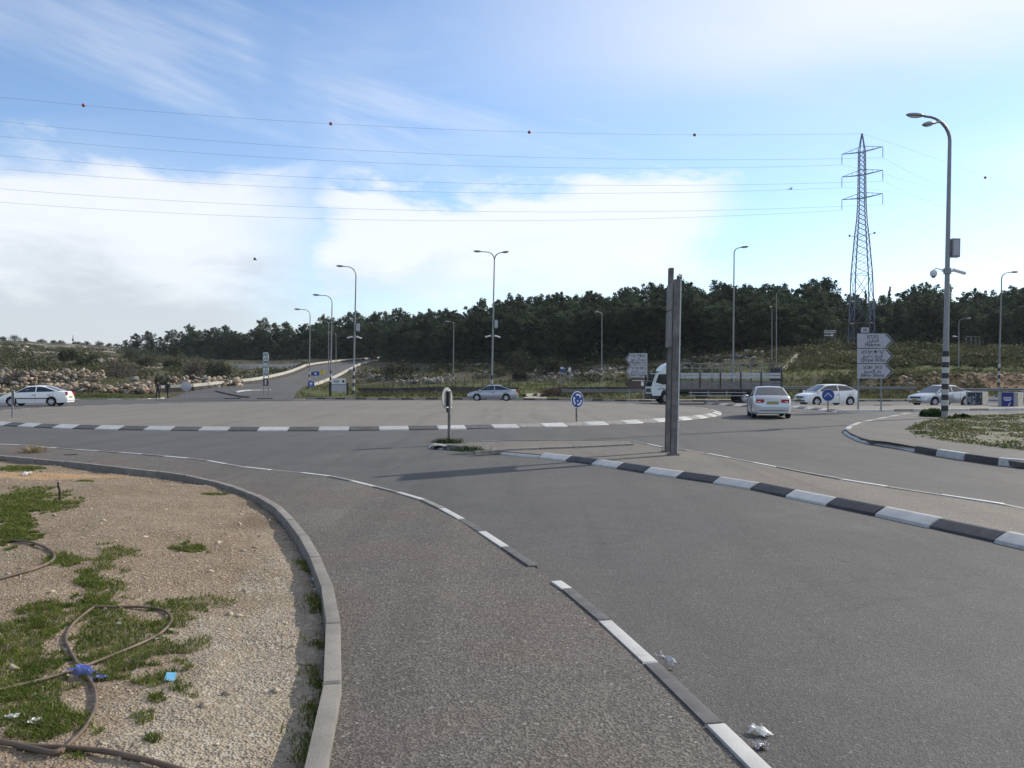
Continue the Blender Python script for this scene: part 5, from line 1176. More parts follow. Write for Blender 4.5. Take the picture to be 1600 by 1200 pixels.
ribbon_wall('concrete_barrier', 'upper pale concrete barrier along the top of the climbing road', 'barrier', road_edge(-1, 148, 228, .6), .6, .34, 'barrier_white', 3.0, foot='dark_wall')
ribbon_wall('stone_parapet', 'far pale parapet running level behind the long barrier', 'barrier', [on_land(px, D) for px, D in ((362, 160), (400, 161), (440, 162), (470, 163))], 1.0, .4, 'barrier_white', 3.0)
ribbon_wall('right_kerb_wall', 'low pale wall along the right edge of the climbing road', 'barrier', road_edge(1, 104, 200, .4), .28, .3, 'barrier_white', 2.2)
ribbon_wall('low_dark_wall', 'long low dark wall left of the sandy gap, below the grass behind the roundabout', 'wall', [on_land(px, 86.5) for px in range(560, 815, 10)], .62, .35, 'dark_wall', 2.4)
ribbon_wall('low_dark_wall', 'low dark wall right of the sandy gap, behind the reddish shrub', 'wall', [on_land(px, 86.5) for px in range(862, 1030, 10)], .55, .35, 'dark_wall', 2.4)
def on_climb(px, D):
    L, lz, R, rz = climb_row(D); t = (px - L) / (R - L); return Vector(((px - CX) / F * D, D, lz + (rz - lz) * t + .02))
ribbon_wall('island_kerb', 'thin dark kerb line in the mouth of the climbing road', 'kerb', [on_climb(px, D) for px, D in ((338, 86), (350, 83.3), (366, 80.6), (389, 77.3))], .13, .2, 'dark_kerb', 1.2)
ribbon_wall('island_kerb', 'short white kerb line curving beside the slanted sign stack', 'kerb', [on_climb(px, D) for px, D in ((369, 84.5), (373, 86), (384, 87.5), (402, 88.5), (424, 89.5))], .12, .25, 'white_paint', 1.2)
def rail(name, label, pts, hs, rr, m, post_every, post_m, cat='guard rail', posth=None, beam=.3):
    root = thing(name, label, cat, pts[0]); o = Vector(pts[0]); P = [Vector(p) - o for p in pts]
    for h in hs:
        c = MB(); vs = []; fs = []
        for p in P: vs += [p + Vector((0, -.03, h - beam / 2)), p + Vector((0, -.06, h - beam / 4)), p + Vector((0, -.0, h)), p + Vector((0, -.06, h + beam / 4)), p + Vector((0, -.03, h + beam / 2)), p + Vector((0, .02, h))]
        for i in range(len(P) - 1):
            for j in range(6): fs.append((i * 6 + j, i * 6 + (j + 1) % 6, i * 6 + 6 + (j + 1) % 6, i * 6 + 6 + j))
        c.add(vs, fs); part('beam', c, M[m], root, 20)
    d = 0; last = -9
    for a, b in zip(P, P[1:]):
        d += (b - a).length
        if d - last >= post_every: last = d; c = MB(); c.box((b.x, b.y + .08, b.z + (posth or hs[-1]) / 2 - .15), (.09, .09, (posth or hs[-1]) + .5)); part('post', c, M[post_m], root)
    return root
rail('guard_rail', 'grey guard rail running behind the livestock truck and the direction signs', [on_land(px, 76.5) for px in range(878, 1212, 9)], (.62,), .1, 'galv_steel', 2.6, 'rust_steel')
rail('guard_rail', 'grey guard rail behind the white hatchback and the tall right sign', [on_land(px, 76) for px in range(1216, 1436, 9)], (.95,), .1, 'galv_steel', 3.2, 'rust_steel', beam=.28)
rail('guard_rail', 'dark guard rail at the far right behind the graffiti blocks', [on_land(px, 76) for px in range(1440, 1680, 9)], (.8,), .1, 'galv_steel', 3.2, 'rust_steel')
rail('white_rail', 'low white double rail between the two poster blocks', [G(px, 632.5, 0.0) for px in range(1536, 1664, 8)], (.22, .45), .1, 'sign_white', 2.5, 'galv_steel', beam=.12)
def fence_posts():
    root = thing('wire_fence', 'thin wire fence with dark posts on the grass behind the low dark wall', 'fence', on_land(560, 94)); o = root.location
    pts = [on_land(px, 94) - o for px in range(600, 1010, 14)]
    for p in pts: c = MB(); c.tube([p + Vector((0, 0, -.2)), p + Vector((random.uniform(-.06, .06), 0, random.uniform(1.1, 1.4)))], .04, 5); part('post', c, M['stick'], root)
    for h in (.5, 1.0): c = MB(); c.tube([p + Vector((0, 0, h)) for p in pts], .012, 4); part('strand', c, M['wire'], root)
fence_posts()
# poster blocks at the right edge
def block(px, w, y0, D, face, label, rz, marks):
    z = 0.0; h = CZ + (HY - y0) / F * D; t = thing('concrete_block', label, 'concrete block', ((px - CX) / F * D, D, z), rz, 'concrete blocks with posters')
    b = MB(); b.box((0, .62, h / 2 - .01), (w, 1.24, h + .02), taper=.985); part('block', b, M['concrete'], t); b = MB(); b.box(marks['at'], marks['size']); pst = part('poster', b, M[face], t)
    return t, pst, h
t, ps, h = block(1522, 1.02, 612, 53, 'poster_dark', 'pale concrete block with dark scribbled poster behind the far silver saloon', rad(-46), {'at': (.04, -.012, .50), 'size': (.86, .02, .92)})
r_ = random.Random(4)
for i in range(16):
    x, z = r_.uniform(-.34, .40), r_.uniform(.12, .88); q = [(x, -.026, z)]
    for k in range(4): q.append((min(.44, max(-.37, q[-1][0] + r_.uniform(-.12, .14))), -.026, min(.92, max(.08, q[-1][2] + r_.uniform(-.16, .16)))))
    c = MB(); c.tube(q, .009, 4); part('scribble', c, M['sign_pale'], ps)
t, ps, h = block(1575, 1.12, 613, 50.5, 'poster_blue', 'rightmost concrete block with blue poster', rad(-46), {'at': (-.02, -.012, .55), 'size': (.66, .02, .92)})
for z, w in ((.68, .44), (.58, .48), (.50, .34)): c = MB(); c.box((-.02, -.026, z), (w, .006, .05)); part('text_line', c, M['sign_white'], ps)
c = MB(); c.prism([(.0, .16), (.06, .14), (.16, .36), (.12, .38)], -.03, -.023); part('symbol', c, M['sign_white'], ps)
# ------------------------------------------------------------------ cars
def wheel_meshes(r=.31, w=.2, spokes=5):
    b = MB(); b.lathe([(r * .62, -w * .3), (r * .64, -w / 2), (r * .92, -w / 2), (r, -w * .34), (r, w * .34), (r * .92, w / 2), (r * .62, w / 2), (r * .62, -w * .3)], n=24, axis='y', cap=False); ty = mesh_of('tyre', b.v, b.f, M['tyre'], b.mi, 40)
    c = MB(); R = r * .66
    c.lathe([(R, -w * .40), (R, -w * .46), (R * .90, -w * .46), (R * .86, -w * .36), (R * .86, w * .3), (R, w * .3), (R, -w * .40)], n=24, axis='y', cap=False)
    for i in range(spokes):
        a = 2 * math.pi * i / spokes; u = Vector((math.cos(a), 0, math.sin(a))); n = Vector((-math.sin(a), 0, math.cos(a))); y = Vector((0, -w * .42, 0)); y2 = Vector((0, -w * .30, 0)); q = .085
        vs = [u * .03 + n * q * .5 + y, u * .03 - n * q * .5 + y, u * R * .92 - n * q * .38 + y, u * R * .92 + n * q * .38 + y]; vs += [p - y + y2 for p in vs]
        c.add(vs, [(0, 1, 2, 3), (7, 6, 5, 4), (0, 4, 5, 1), (1, 5, 6, 2), (2, 6, 7, 3), (3, 7, 4, 0)])
    c.lathe([(.075, -w * .47), (.075, -w * .3)], n=10, axis='y'); rm = mesh_of('rim', c.v, c.f, M['rim'], c.mi, 40)
    d = MB(); d.lathe([(R * .88, -w * .2), (R * .88, -w * .12)], n=20, axis='y'); bk = mesh_of('wheel_back', d.v, d.f, M['black_plastic'], d.mi)
    return ty, rm, bk
CARW = wheel_meshes(.305, .20, 7)
def put_wheel(root, x, y, r, meshes, side, k=1.0):
    w = link('wheel', meshes[0], root, (x, y, r), (0, 0, 0 if side < 0 else math.pi), (k, k, k))
    link('rim', meshes[1], w); link('wheel_back', meshes[2], w); return w
def car(label, loc, rz, paint, L=4.4, Wd=1.70, top=None, gh=None, axles=(1.30, -1.25), kind='saloon', strip=None, face='front', low=.20, lights_on=False, doors=4):
    """x forward, y left; top = (x, z) line of bonnet, belt and boot; gh = roof line (windscreen foot, roof front, roof back, rear glass foot)"""
    t = thing('car', label, 'car', loc, rz, 'cars driving through the junction'); P = M[paint]; hw = Wd / 2; r = .305
    tx = [p[0] for p in top][::-1]; tzv = [p[1] for p in top][::-1]
    ztop = lambda x: float(np.interp(x, tx, tzv))
    def plan(x):
        u = abs(x) / (L / 2); return hw * (1 - .20 * max(0, (u - .70) / .30) ** 2.2)
    xs = sorted(set([round(v, 4) for v in np.linspace(-L / 2, L / 2, 61)] + [round(a + r_, 4) for a in axles for r_ in np.linspace(-.36, .36, 15)]))
    V = []; n = None
    for x in xs:
        w = plan(x); zt = ztop(x); zb = low + .05 * (abs(x) / (L / 2)) ** 4; zb0 = zb
        for a in axles:
            if abs(x - a) < .355: zb = max(zb, r + math.sqrt(.355 ** 2 - (x - a) ** 2) - .005)
        zm = max(min(.60, zt - .10), zb + .03); zl = max(.40, zb + .015) if zb < .585 else zb + .015; zl = min(zl, zm - .01); zs = max(zt - .07, zm + .015)
        cr = .025 if zt > .5 else 0
        ring = [(0, zt + cr), (w * .45, zt + cr * .8), (w * .80, zt + .005), (w * .925, zt - .015), (w * .965, zs), (w * 1.0, zm), (w * .995, zl), (w * .955, zb)]
        full = [(-a, z) for a, z in ring[::-1][:-1]] + ring if False else [(y, z) for y, z in ring[::-1]] + [(-y, z) for y, z in ring[1:]]
        n = len(full); V += [(x, y, z) for y, z in full]
    Fc = []
    for i in range(len(xs) - 1):
        for j in range(n - 1): a = i * n + j; Fc.append((a, a + 1, a + n + 1, a + n))
    Fc += [tuple(range(n)), tuple(range(len(V) - 1, len(V) - 1 - n, -1))]
    body = link('body', mesh_of('car_body', V, Fc, P, None, 38), t)
    b = MB(); b.box((0, 0, .43), (L - .30, Wd * .80, .42)); b.box((0, 0, .27), (L - .7, Wd * .84, .12)); part('underbody', b, M['black_plastic'], t)
    # cabin
    (x1, z1), (x2, z2), (x3, z3), (x4, z4) = gh; wb, wr = hw * .925, hw * .70
    def side(x, z, s, e=0.0):
        zb_ = ztop(x) - .03; zr = max(z2, z3); k = max(0, min(1, (z - zb_) / (zr - zb_))); return (x, s * (wb + (wr - wb) * k ** 1.15 + e), z)
    nx = 26; gx = np.linspace(x1, x4, nx); gzr = np.interp(-gx, [-x1, -x2, -(x2 * .6 + x3 * .4), -(x2 * .3 + x3 * .7), -x3, -x4], [z1, z2, max(z2, z3) + .03, max(z2, z3) + .03, z3, z4])
    V = []; nr = 9
    for x, z in zip(gx, gzr):
        zb_ = ztop(x) - .03; z = max(z, zb_ + .01); ring = [side(x, zb_ + (z - .02 - zb_) * q, 1) for q in (0, .35, .7, .95)]; yw = ring[-1][1]; ring.append((x, yw * .80, z + .008)); ring.append((x, 0, z + .022))
        full = ring + [(p[0], -p[1], p[2]) for p in ring[-2::-1]]; nr = len(full); V += full
    Fc = [(i * nr + j, i * nr + j + 1, (i + 1) * nr + j + 1, (i + 1) * nr + j) for i in range(nx - 1) for j in range(nr - 1)] + [tuple(range(nr)), tuple(range(nx * nr - 1, (nx - 1) * nr - 1, -1))]
    cab = link('cabin', mesh_of('car_cabin', V, Fc, P, None, 40), t)
    zr = lambda x: float(np.interp(-x, [-v for v in gx], gzr))
    def pane(name, xa, xb, k=6, lo=.045, hi=.075, slant=0.0):
        for s in (1, -1):
            up = []; dn = []
            for q in np.linspace(xa, xb, k):
                zt_ = zr(q) - hi; zl_ = ztop(q) + lo
                dn.append(side(q, zl_, s, .006)); up.append(side(q, max(zl_ + .004, zt_), s, .006))
            b = MB(); vs = dn + up[::-1]; inn = [(p[0], p[1] - s * .02, p[2]) for p in vs]; m = len(vs); b.add(vs + inn, [tuple(range(m)), tuple(range(2 * m - 1, m - 1, -1))] + [(i, (i + 1) % m, m + (i + 1) % m, m + i) for i in range(m)]); part(name, b, M['glass'], t, 20)
    xB = (x2 * .45 + x3 * .55)
    pane('front_side_window', x1 - .20, xB + .04); pane('rear_side_window', xB - .04, (x4 + .22) if kind == 'saloon' else (x4 + .30))
    def screen(name, xa, za, xb, zb_, wa, wb_, e):
        dx, dz = xb - xa, zb_ - za; nl = math.hypot(dx, dz); nv = Vector((dz, 0, -dx)) / nl; nv = nv if nv.z > 0 else -nv; vs = []; m = 7
        for q in (.06, .93):
            x, z, w = xa + dx * q, za + dz * q, wa + (wb_ - wa) * q
            for j in range(m): y = w * (1 - 2 * j / (m - 1)); vs.append(Vector((x, y, z + .020 * (1 - (y / w) ** 2))) + nv * e)
        b = MB(); b.add(vs + [v - nv * .03 for v in vs], [(j, j + 1, m + j + 1, m + j) for j in range(m - 1)] + [(2 * m + j, 2 * m + m + j, 3 * m + j + 1, 2 * m + j + 1) for j in range(m - 1)] + [(j, 2 * m + j, 2 * m + j + 1, j + 1) for j in range(m - 1)] + [(m + j, m + j + 1, 3 * m + j + 1, 3 * m + j) for j in range(m - 1)]); part(name, b, M['glass'], t, 30)
    screen('windscreen', x1, z1, x2, z2, wb * .92, wr * .92, .012); screen('rear_window', x4, z4, x3, z3, wb * .90, wr * .90, .012)
    # doors, handles, mirrors, trim
    for s in (1, -1):
        for x in (x1 - .12, xB, x4 + .42 if kind != 'saloon' else axles[1] + .45):
            b = MB(); ys = [(z, plan(x) * k) for z, k in ((.36, .998), (.58, 1.003), (max(.62, ztop(x) - .06), .968))]; vs = []
            for z, y in ys: vs += [(x - .008, s * y, z), (x + .008, s * y, z), (x + .008, s * (y + .004), z), (x - .008, s * (y + .004), z)]
            b.add(vs, [(i * 4 + j, i * 4 + (j + 1) % 4, i * 4 + 4 + (j + 1) % 4, i * 4 + 4 + j) for i in range(2) for j in range(4)]); part('door_gap', b, M['black_plastic'], body)
        for x in (xB + .13, xB - .88): b = MB(); b.box((x, s * (plan(x) * .985), .76), (.20, .03, .035)); part('door_handle', b, M['black_plastic' if paint != 'car_silver' else paint], t)
        b = MB(); b.ellip((x1 - .16, s * (hw + .06), ztop(x1) + .09), (.07, .10, .07), 8, 6); part('mirror', b, P, t, 60)
        if strip: b = MB(); b.box((0.02, s * (hw + .004), .53), (2.05, .02, .06)); part('rub_strip', b, M[strip], t)
    # lights, bumpers, plates
    xf, xr_ = L / 2, -L / 2; wf = plan(xf)
    for s in (1, -1):
        b = MB(); b.ellip((xf - .17, s * (wf * .83), ztop(xf - .15) - .09), (.20, .17, .075), 10, 6, rz=-s * .35); part('headlight', b, M['clear_lens'], t, 60)
        b = MB()
        if kind == 'saloon': b.box((xr_ + .10, s * wf * .80, .80), (.25, .34, .15), rz=s * .12)
        else: b.box((xr_ + .055, s * wf * .90, .86), (.13, .16, .24))
        tl = part('taillight', b, M['red_lens'], t)
        if kind == 'saloon': b = MB(); b.box((xr_ - .028, s * wf * .86, .765), (.02, .13, .05), rz=s * .12); part('reverse_lens', b, M['clear_lens'], tl)
    b = MB(); b.box((xf - .10, 0, .40), (.24, wf * 1.76, .20)); b.box((xf - .02, 0, .60), (.07, .85, .10)); part('grille', b, M['black_plastic'], t)
    b = MB(); b.box((xf + .005, 0, .44), (.05, wf * 1.9, .10)); part('front_bumper', b, P, t); b = MB(); b.box((xr_ + .03, 0, .44), (.12, wf * 1.92, .20)); part('rear_bumper', b, P, t)
    b = MB(); b.box((xf + .035, 0, .43), (.015, .50, .11)); part('number_plate', b, M['plate_yellow'], t); b = MB(); b.box((xr_ - .02, 0, .72 if kind == 'saloon' else .62), (.02, .52, .12)); part('number_plate', b, M['plate_yellow'], t)
    b = MB(); b.box((xr_ - .032, 0, .38), (.02, wf * 1.7, .025)); part('bumper_line', b, M['black_plastic'], t)
    for a in axles:
        for s in (1, -1): put_wheel(t, a, s * (hw - .11), .305, CARW, s)
    return t
LIFT = dict(L=4.35, Wd=1.70, top=[(2.175, .50), (2.10, .64), (1.9, .74), (1.15, .88), (0, .92), (-1.2, .95), (-1.72, 1.0), (-2.05, .98), (-2.13, .86), (-2.175, .66)], gh=[(1.28, .88), (.42, 1.36), (-.72, 1.37), (-1.74, 1.0)], kind='liftback')
SED = dict(L=4.45, Wd=1.72, top=[(2.225, .50), (2.15, .66), (1.95, .76), (1.10, .90), (0, .93), (-1.2, .98), (-1.55, 1.02), (-2.08, 1.0), (-2.17, .92), (-2.225, .70)], gh=[(1.22, .90), (.38, 1.40), (-.70, 1.41), (-1.52, 1.02)])
HAT = dict(L=4.20, Wd=1.76, top=[(2.10, .52), (2.03, .70), (1.85, .80), (1.12, .95), (0, .98), (-1.2, 1.02), (-1.7, 1.06), (-1.95, 1.05), (-2.04, .85), (-2.10, .62)], gh=[(1.34, .95), (.45, 1.46), (-1.15, 1.44), (-1.93, 1.06)], kind='hatch', axles=(1.28, -1.32))
def face_to(dx, dy): return math.atan2(dy, dx)
car('white older liftback car passing at the left edge in front of the boulder wall', G(58, 634, 0), face_to(-1, -.16), 'car_white', strip='black_plastic', axles=(1.32, -1.22), **LIFT)
car('silver blue liftback car seen from the side at the middle of the far ring road', Vector(((770 - CX) / F * 70, 70.0, 0)), face_to(-1, .06), 'car_silver_blue', axles=(1.32, -1.22), **LIFT)
car('silver saloon seen from behind driving away on the ring', Vector(((1200 - CX) / F * 38.0, 38.0, 0)), face_to(math.sin(rad(12.5)), math.cos(rad(12.5))), 'car_silver', axles=(1.32, -1.28), **SED)
car('white hatchback behind the blue keep sign, coming from the right', Vector(((1291 - CX) / F * 56.5, 56.5, 0)), face_to(-1, -.22), 'car_white', **HAT)
car('light silver saloon behind the striped foot of the big lamp post', Vector(((1470 - CX) / F * 55.5, 55.5, 0)), face_to(-1, -.30), 'car_silver', axles=(1.32, -1.28), **SED)
car('dark car just entering at the right edge behind the blue poster block', Vector(((1629 - CX) / F * 57.5, 57.5, 0)), face_to(-1, -.2), 'car_dark', axles=(1.32, -1.28), **SED)

# ------------------------------------------------------------------ the livestock truck
def truck():
    D = 61.0; x0 = (1015 - CX) / F * D; t = thing('truck', 'white cabbed livestock truck with grey boarded sides and open rails on top', 'truck', (x0, D, 0), rad(180 + 1.5)); t.location = (x0, D + .4, 0)
    # local: x forward (to the left in the picture), nose at x=0, bed runs to x=-9.9; y+ is towards the camera
    W2 = 1.18
    prof = [(-.05, .62), (0.0, .85), (0.02, 1.25), (-.10, 1.72), (-.34, 2.30), (-.52, 2.42), (-1.85, 2.46), (-1.9, 2.40), (-1.9, .95), (-1.62, .95), (-1.45, 1.18), (-.85, 1.18), (-.66, .62)]
    b = MB(); b.prism(prof, -W2, W2); cab = part('cab', b, M['truck_white'], t, 25)
    b = MB(); P = [(-.72, 2.44), (-.86, 2.72), (-1.15, 2.98), (-1.6, 3.16), (-1.86, 3.18), (-1.86, 2.44)]; b.prism(P, -W2 * .86, W2 * .86); part('wind_deflector', b, M['truck_white'], t, 30)
    b = MB(); b.add([(.045 - .02, -1.08, 1.30 + .02), (.045 - .02, 1.08, 1.32), (-.27, 1.02, 2.26), (-.27, -1.02, 2.26), (-.04, -1.08, 1.30), (-.04, 1.08, 1.30), (-.36, 1.02, 2.24), (-.36, -1.02, 2.24)], [(0, 1, 2, 3), (7, 6, 5, 4), (0, 4, 5, 1), (1, 5, 6, 2), (2, 6, 7, 3), (3, 7, 4, 0)]); part('windscreen', b, M['glass'], t, 20)
    b = MB(); b.box((-.42, 0, 2.42), (.32, 2.2, .08)); part('sun_visor', b, M['black_plastic'], t)
    for s in (1, -1):
        P = [(-.30, 1.62), (-.52, 2.24), (-1.35, 2.26), (-1.35, 1.50), (-.85, 1.46)]; b = MB(); b.prism(P, s * (W2 - .02), s * (W2 + .008)); part('side_window', b, M['glass'], t)
        b = MB(); b.box((-.02, s * 1.28, 1.95), (.12, .16, .48)); b.box((-.12, s * 1.2, 2.2), (.2, .1, .03)); part('mirror', b, M['black_plastic'], t)
        b = MB(); b.box((-1.36, s * (W2 + .004), 1.7), (.02, .012, 1.1)); b.box((-.75, s * (W2 + .004), 1.38), (.9, .012, .02)); part('door_gap', b, M['truck_dark'], cab)
        b = MB(); b.box((.02, s * .85, .60), (.06, .34, .16)); part('headlight', b, M['clear_lens'], t); b = MB(); b.box((-1.2, s * (W2 + .012), 1.40), (.2, .03, .05)); part('door_handle', b, M['black_plastic'], t)
        b = MB(); b.prism([(-.55, 1.0), (-.35, 1.12), (-.75, 1.30), (-.95, 1.18)], s * (W2 + .001), s * (W2 + .006)); part('stripe', b, M['truck_pale'], cab)
    b = MB(); b.box((.0, 0, 1.02), (.09, 1.7, .28)); part('grille', b, M['black_plastic'], t)
    b = MB(); b.box((-.22, 0, .56), (.62, 2.34, .40), taper=.98); b.box((-.55, 0, .95), (.4, 2.30, .5)); part('bumper', b, M['truck_dark'], t)
    b = MB(); b.box((-5.2, 0, .82), (9.2, .9, .24)); b.box((-1.2, 0, .7), (1.4, 2.0, .4)); part('chassis', b, M['truck_dark'], t)
    for s in (1, -1):
        b = MB(); b.box((-5.0, s * 1.12, .62), (4.4, .04, .06)); b.box((-5.0, s * 1.12, .86), (4.4, .04, .06))
        for x in (-3.0, -4.3, -5.7, -7.0): b.box((x, s * 1.10, .78), (.06, .04, .5))
        part('side_guard', b, M['truck_pale'], t)
    b = MB(); b.box((-4.0, .6, .66), (.9, .5, .42)); part('fuel_tank', b, M['truck_dark'], t)
    # the bed
    xb0, xb1 = -2.1, -9.85; L = xb0 - xb1; xc = (xb0 + xb1) / 2
    b = MB(); b.box((xc, 0, 1.06), (L, 2.36, .12)); part('bed_floor', b, M['truck_dark'], t)
    nseg = 5
    for s in (1, -1):
        for i in range(nseg):
            a = xb0 - L * i / nseg - .05; c = xb0 - L * (i + 1) / nseg + .05; m = (a + c) / 2
            for z, h, mm in ((1.24, .20, 'truck_grey'), (1.45, .20, 'truck_grey'), (1.66, .20, 'truck_grey'), (2.02, .21, 'truck_pale'), (2.25, .21, 'truck_pale')):
                b = MB(); b.box((m, s * 1.17, z), (a - c, .05, h - .015)); part('side_board', b, M[mm], t)
            if i % 2 == 1 or True:
                # bent rail hoop above the boards
                q = [(a, s * 1.17, 2.36), (a, s * 1.17, 2.95), (a - .25, s * 1.17, 3.10), (c + .25, s * 1.17, 3.10), (c, s * 1.17, 2.95), (c, s * 1.17, 2.36)]
                b = MB(); b.tube(q, .028, 6); b.tube([(a, s * 1.17, 2.72), (c, s * 1.17, 2.72)], .022, 5); part('rail_hoop', b, M['galv_steel'], t, 40)
        for i in range(nseg + 1):
            x = xb0 - L * i / nseg; b = MB(); b.box((x, s * 1.185, 1.78), (.085, .09, 1.24)); part('stake', b, M['truck_dark'], t)
    b = MB(); b.box((xb1 - .03, 0, 1.95), (.08, 2.4, 1.7)); part('tailgate', b, M['truck_dark'], t)
    b = MB()
    for y in (-1.15, -.4, .4, 1.15): b.tube([(xb1, y, 2.4), (xb1, y, 3.1)], .035, 6)
    b.tube([(xb1, -1.15, 3.1), (xb1, 1.15, 3.1)], .035, 6); part('rear_frame', b, M['rust_steel'], t)
    b = MB(); b.box((xb0 + .05, 0, 1.95), (.08, 2.3, 1.8)); part('headboard', b, M['truck_grey'], t)
    TW = wheel_meshes(.44, .28, 8)
    for x in (-1.16, -7.1):
        for s in (1, -1): put_wheel(t, x, s * (1.0 if x > -2 else .98), .44, TW, s)
    for s in (1, -1): b = MB(); b.box((-7.1, s * 1.05, .98), (1.1, .26, .05)); part('mudguard', b, M['truck_dark'], t)
    # sacks of goods showing over the boards
truck()

# ------------------------------------------------------------------ people
def person(px, D, h, label, white=False, ph=0.0, rz=0.0):
    t = thing('person', label, 'person', ((px - CX) / F * D, D, TZ(px, D) if D > 84 else 0.0), rz); k = h / 1.75; s = math.sin(ph)
    J = {'pel': (0, 0, .95), 'sp': (0, .01, 1.15), 'ch': (0, .015, 1.36), 'nk': (0, .0, 1.50), 'hd0': (0, -.02, 1.58), 'hd': (0, -.02, 1.68), 'sl': (-.19, 0, 1.42), 'el': (-.25, .06 * s + .03, 1.16), 'hl': (-.25, -.10 * s - .05, .93), 'fl': (-.25, -.12 * s - .06, .84),
         'sr': (.19, 0, 1.42), 'er': (.25, -.06 * s + .03, 1.16), 'hr': (.25, .10 * s - .05, .93), 'fr': (.25, .12 * s - .06, .84), 'hipl': (-.10, 0, .90), 'kl': (-.11, -.16 * s - .02, .50), 'al': (-.11, -.22 * s + .04, .09), 'tl': (-.12, -.22 * s - .14, .04),
         'hipr': (.10, 0, .90), 'kr': (.11, .16 * s - .02, .50), 'ar': (.11, .22 * s + .04, .09), 'tr': (.12, .22 * s - .14, .04)}
    R = {'pel': .155, 'sp': .14, 'ch': .165, 'nk': .062, 'hd0': .085, 'hd': .095, 'sl': .075, 'el': .052, 'hl': .036, 'fl': .04, 'hipl': .10, 'kl': .068, 'al': .045, 'tl': .04}
    E = [('pel', 'sp'), ('sp', 'ch'), ('ch', 'nk'), ('nk', 'hd0'), ('hd0', 'hd'), ('ch', 'sl'), ('sl', 'el'), ('el', 'hl'), ('hl', 'fl'), ('ch', 'sr'), ('sr', 'er'), ('er', 'hr'), ('hr', 'fr'), ('pel', 'hipl'), ('hipl', 'kl'), ('kl', 'al'), ('al', 'tl'), ('pel', 'hipr'), ('hipr', 'kr'), ('kr', 'ar'), ('ar', 'tr')]
    names = list(J); me = bpy.data.meshes.new('person_body'); me.from_pydata([tuple(c * k for c in J[n]) for n in names], [(names.index(a), names.index(b)) for a, b in E], [])
    o = bpy.data.objects.new('body_tmp', me); COL.objects.link(o); md = o.modifiers.new('s', 'SKIN'); md.use_smooth_shade = True; o.modifiers.new('u', 'SUBSURF').levels = 1
    for i, n in enumerate(names):
        rr = R.get(n) or R[n[:-1] + 'l']; v = me.skin_vertices[0].data[i]; v.radius = (rr * k, rr * k); v.use_root = (n == 'pel')
    bpy.context.view_layer.update(); m2 = bpy.data.meshes.new_from_object(o.evaluated_get(bpy.context.evaluated_depsgraph_get())); bpy.data.objects.remove(o)
    m2.materials.clear()
    for m in ('cloth_black', 'skin', 'cloth_white' if white else 'cloth_dark'): m2.materials.append(M[m])
    for p in m2.polygons:
        z = p.center.z / k; p.material_index = 1 if z > 1.52 or (z < .92 and abs(p.center.x) > .21 * k and z > .75) else (2 if z > .95 else 0)
    link('body', m2, t)
    b = MB(); b.ellip((0, .0, 1.71 * k), (.098 * k, .11 * k, .10 * k), 10, 7); part('hair', b, M['cloth_black'], t, 60)
    return t
person(246.5, 78, 1.72, 'left one of two people in dark clothes walking along the verge', False, 1.2, rad(20))
person(262, 78, 1.74, 'right one of two people in dark clothes walking along the verge', False, -1.1, rad(-15))

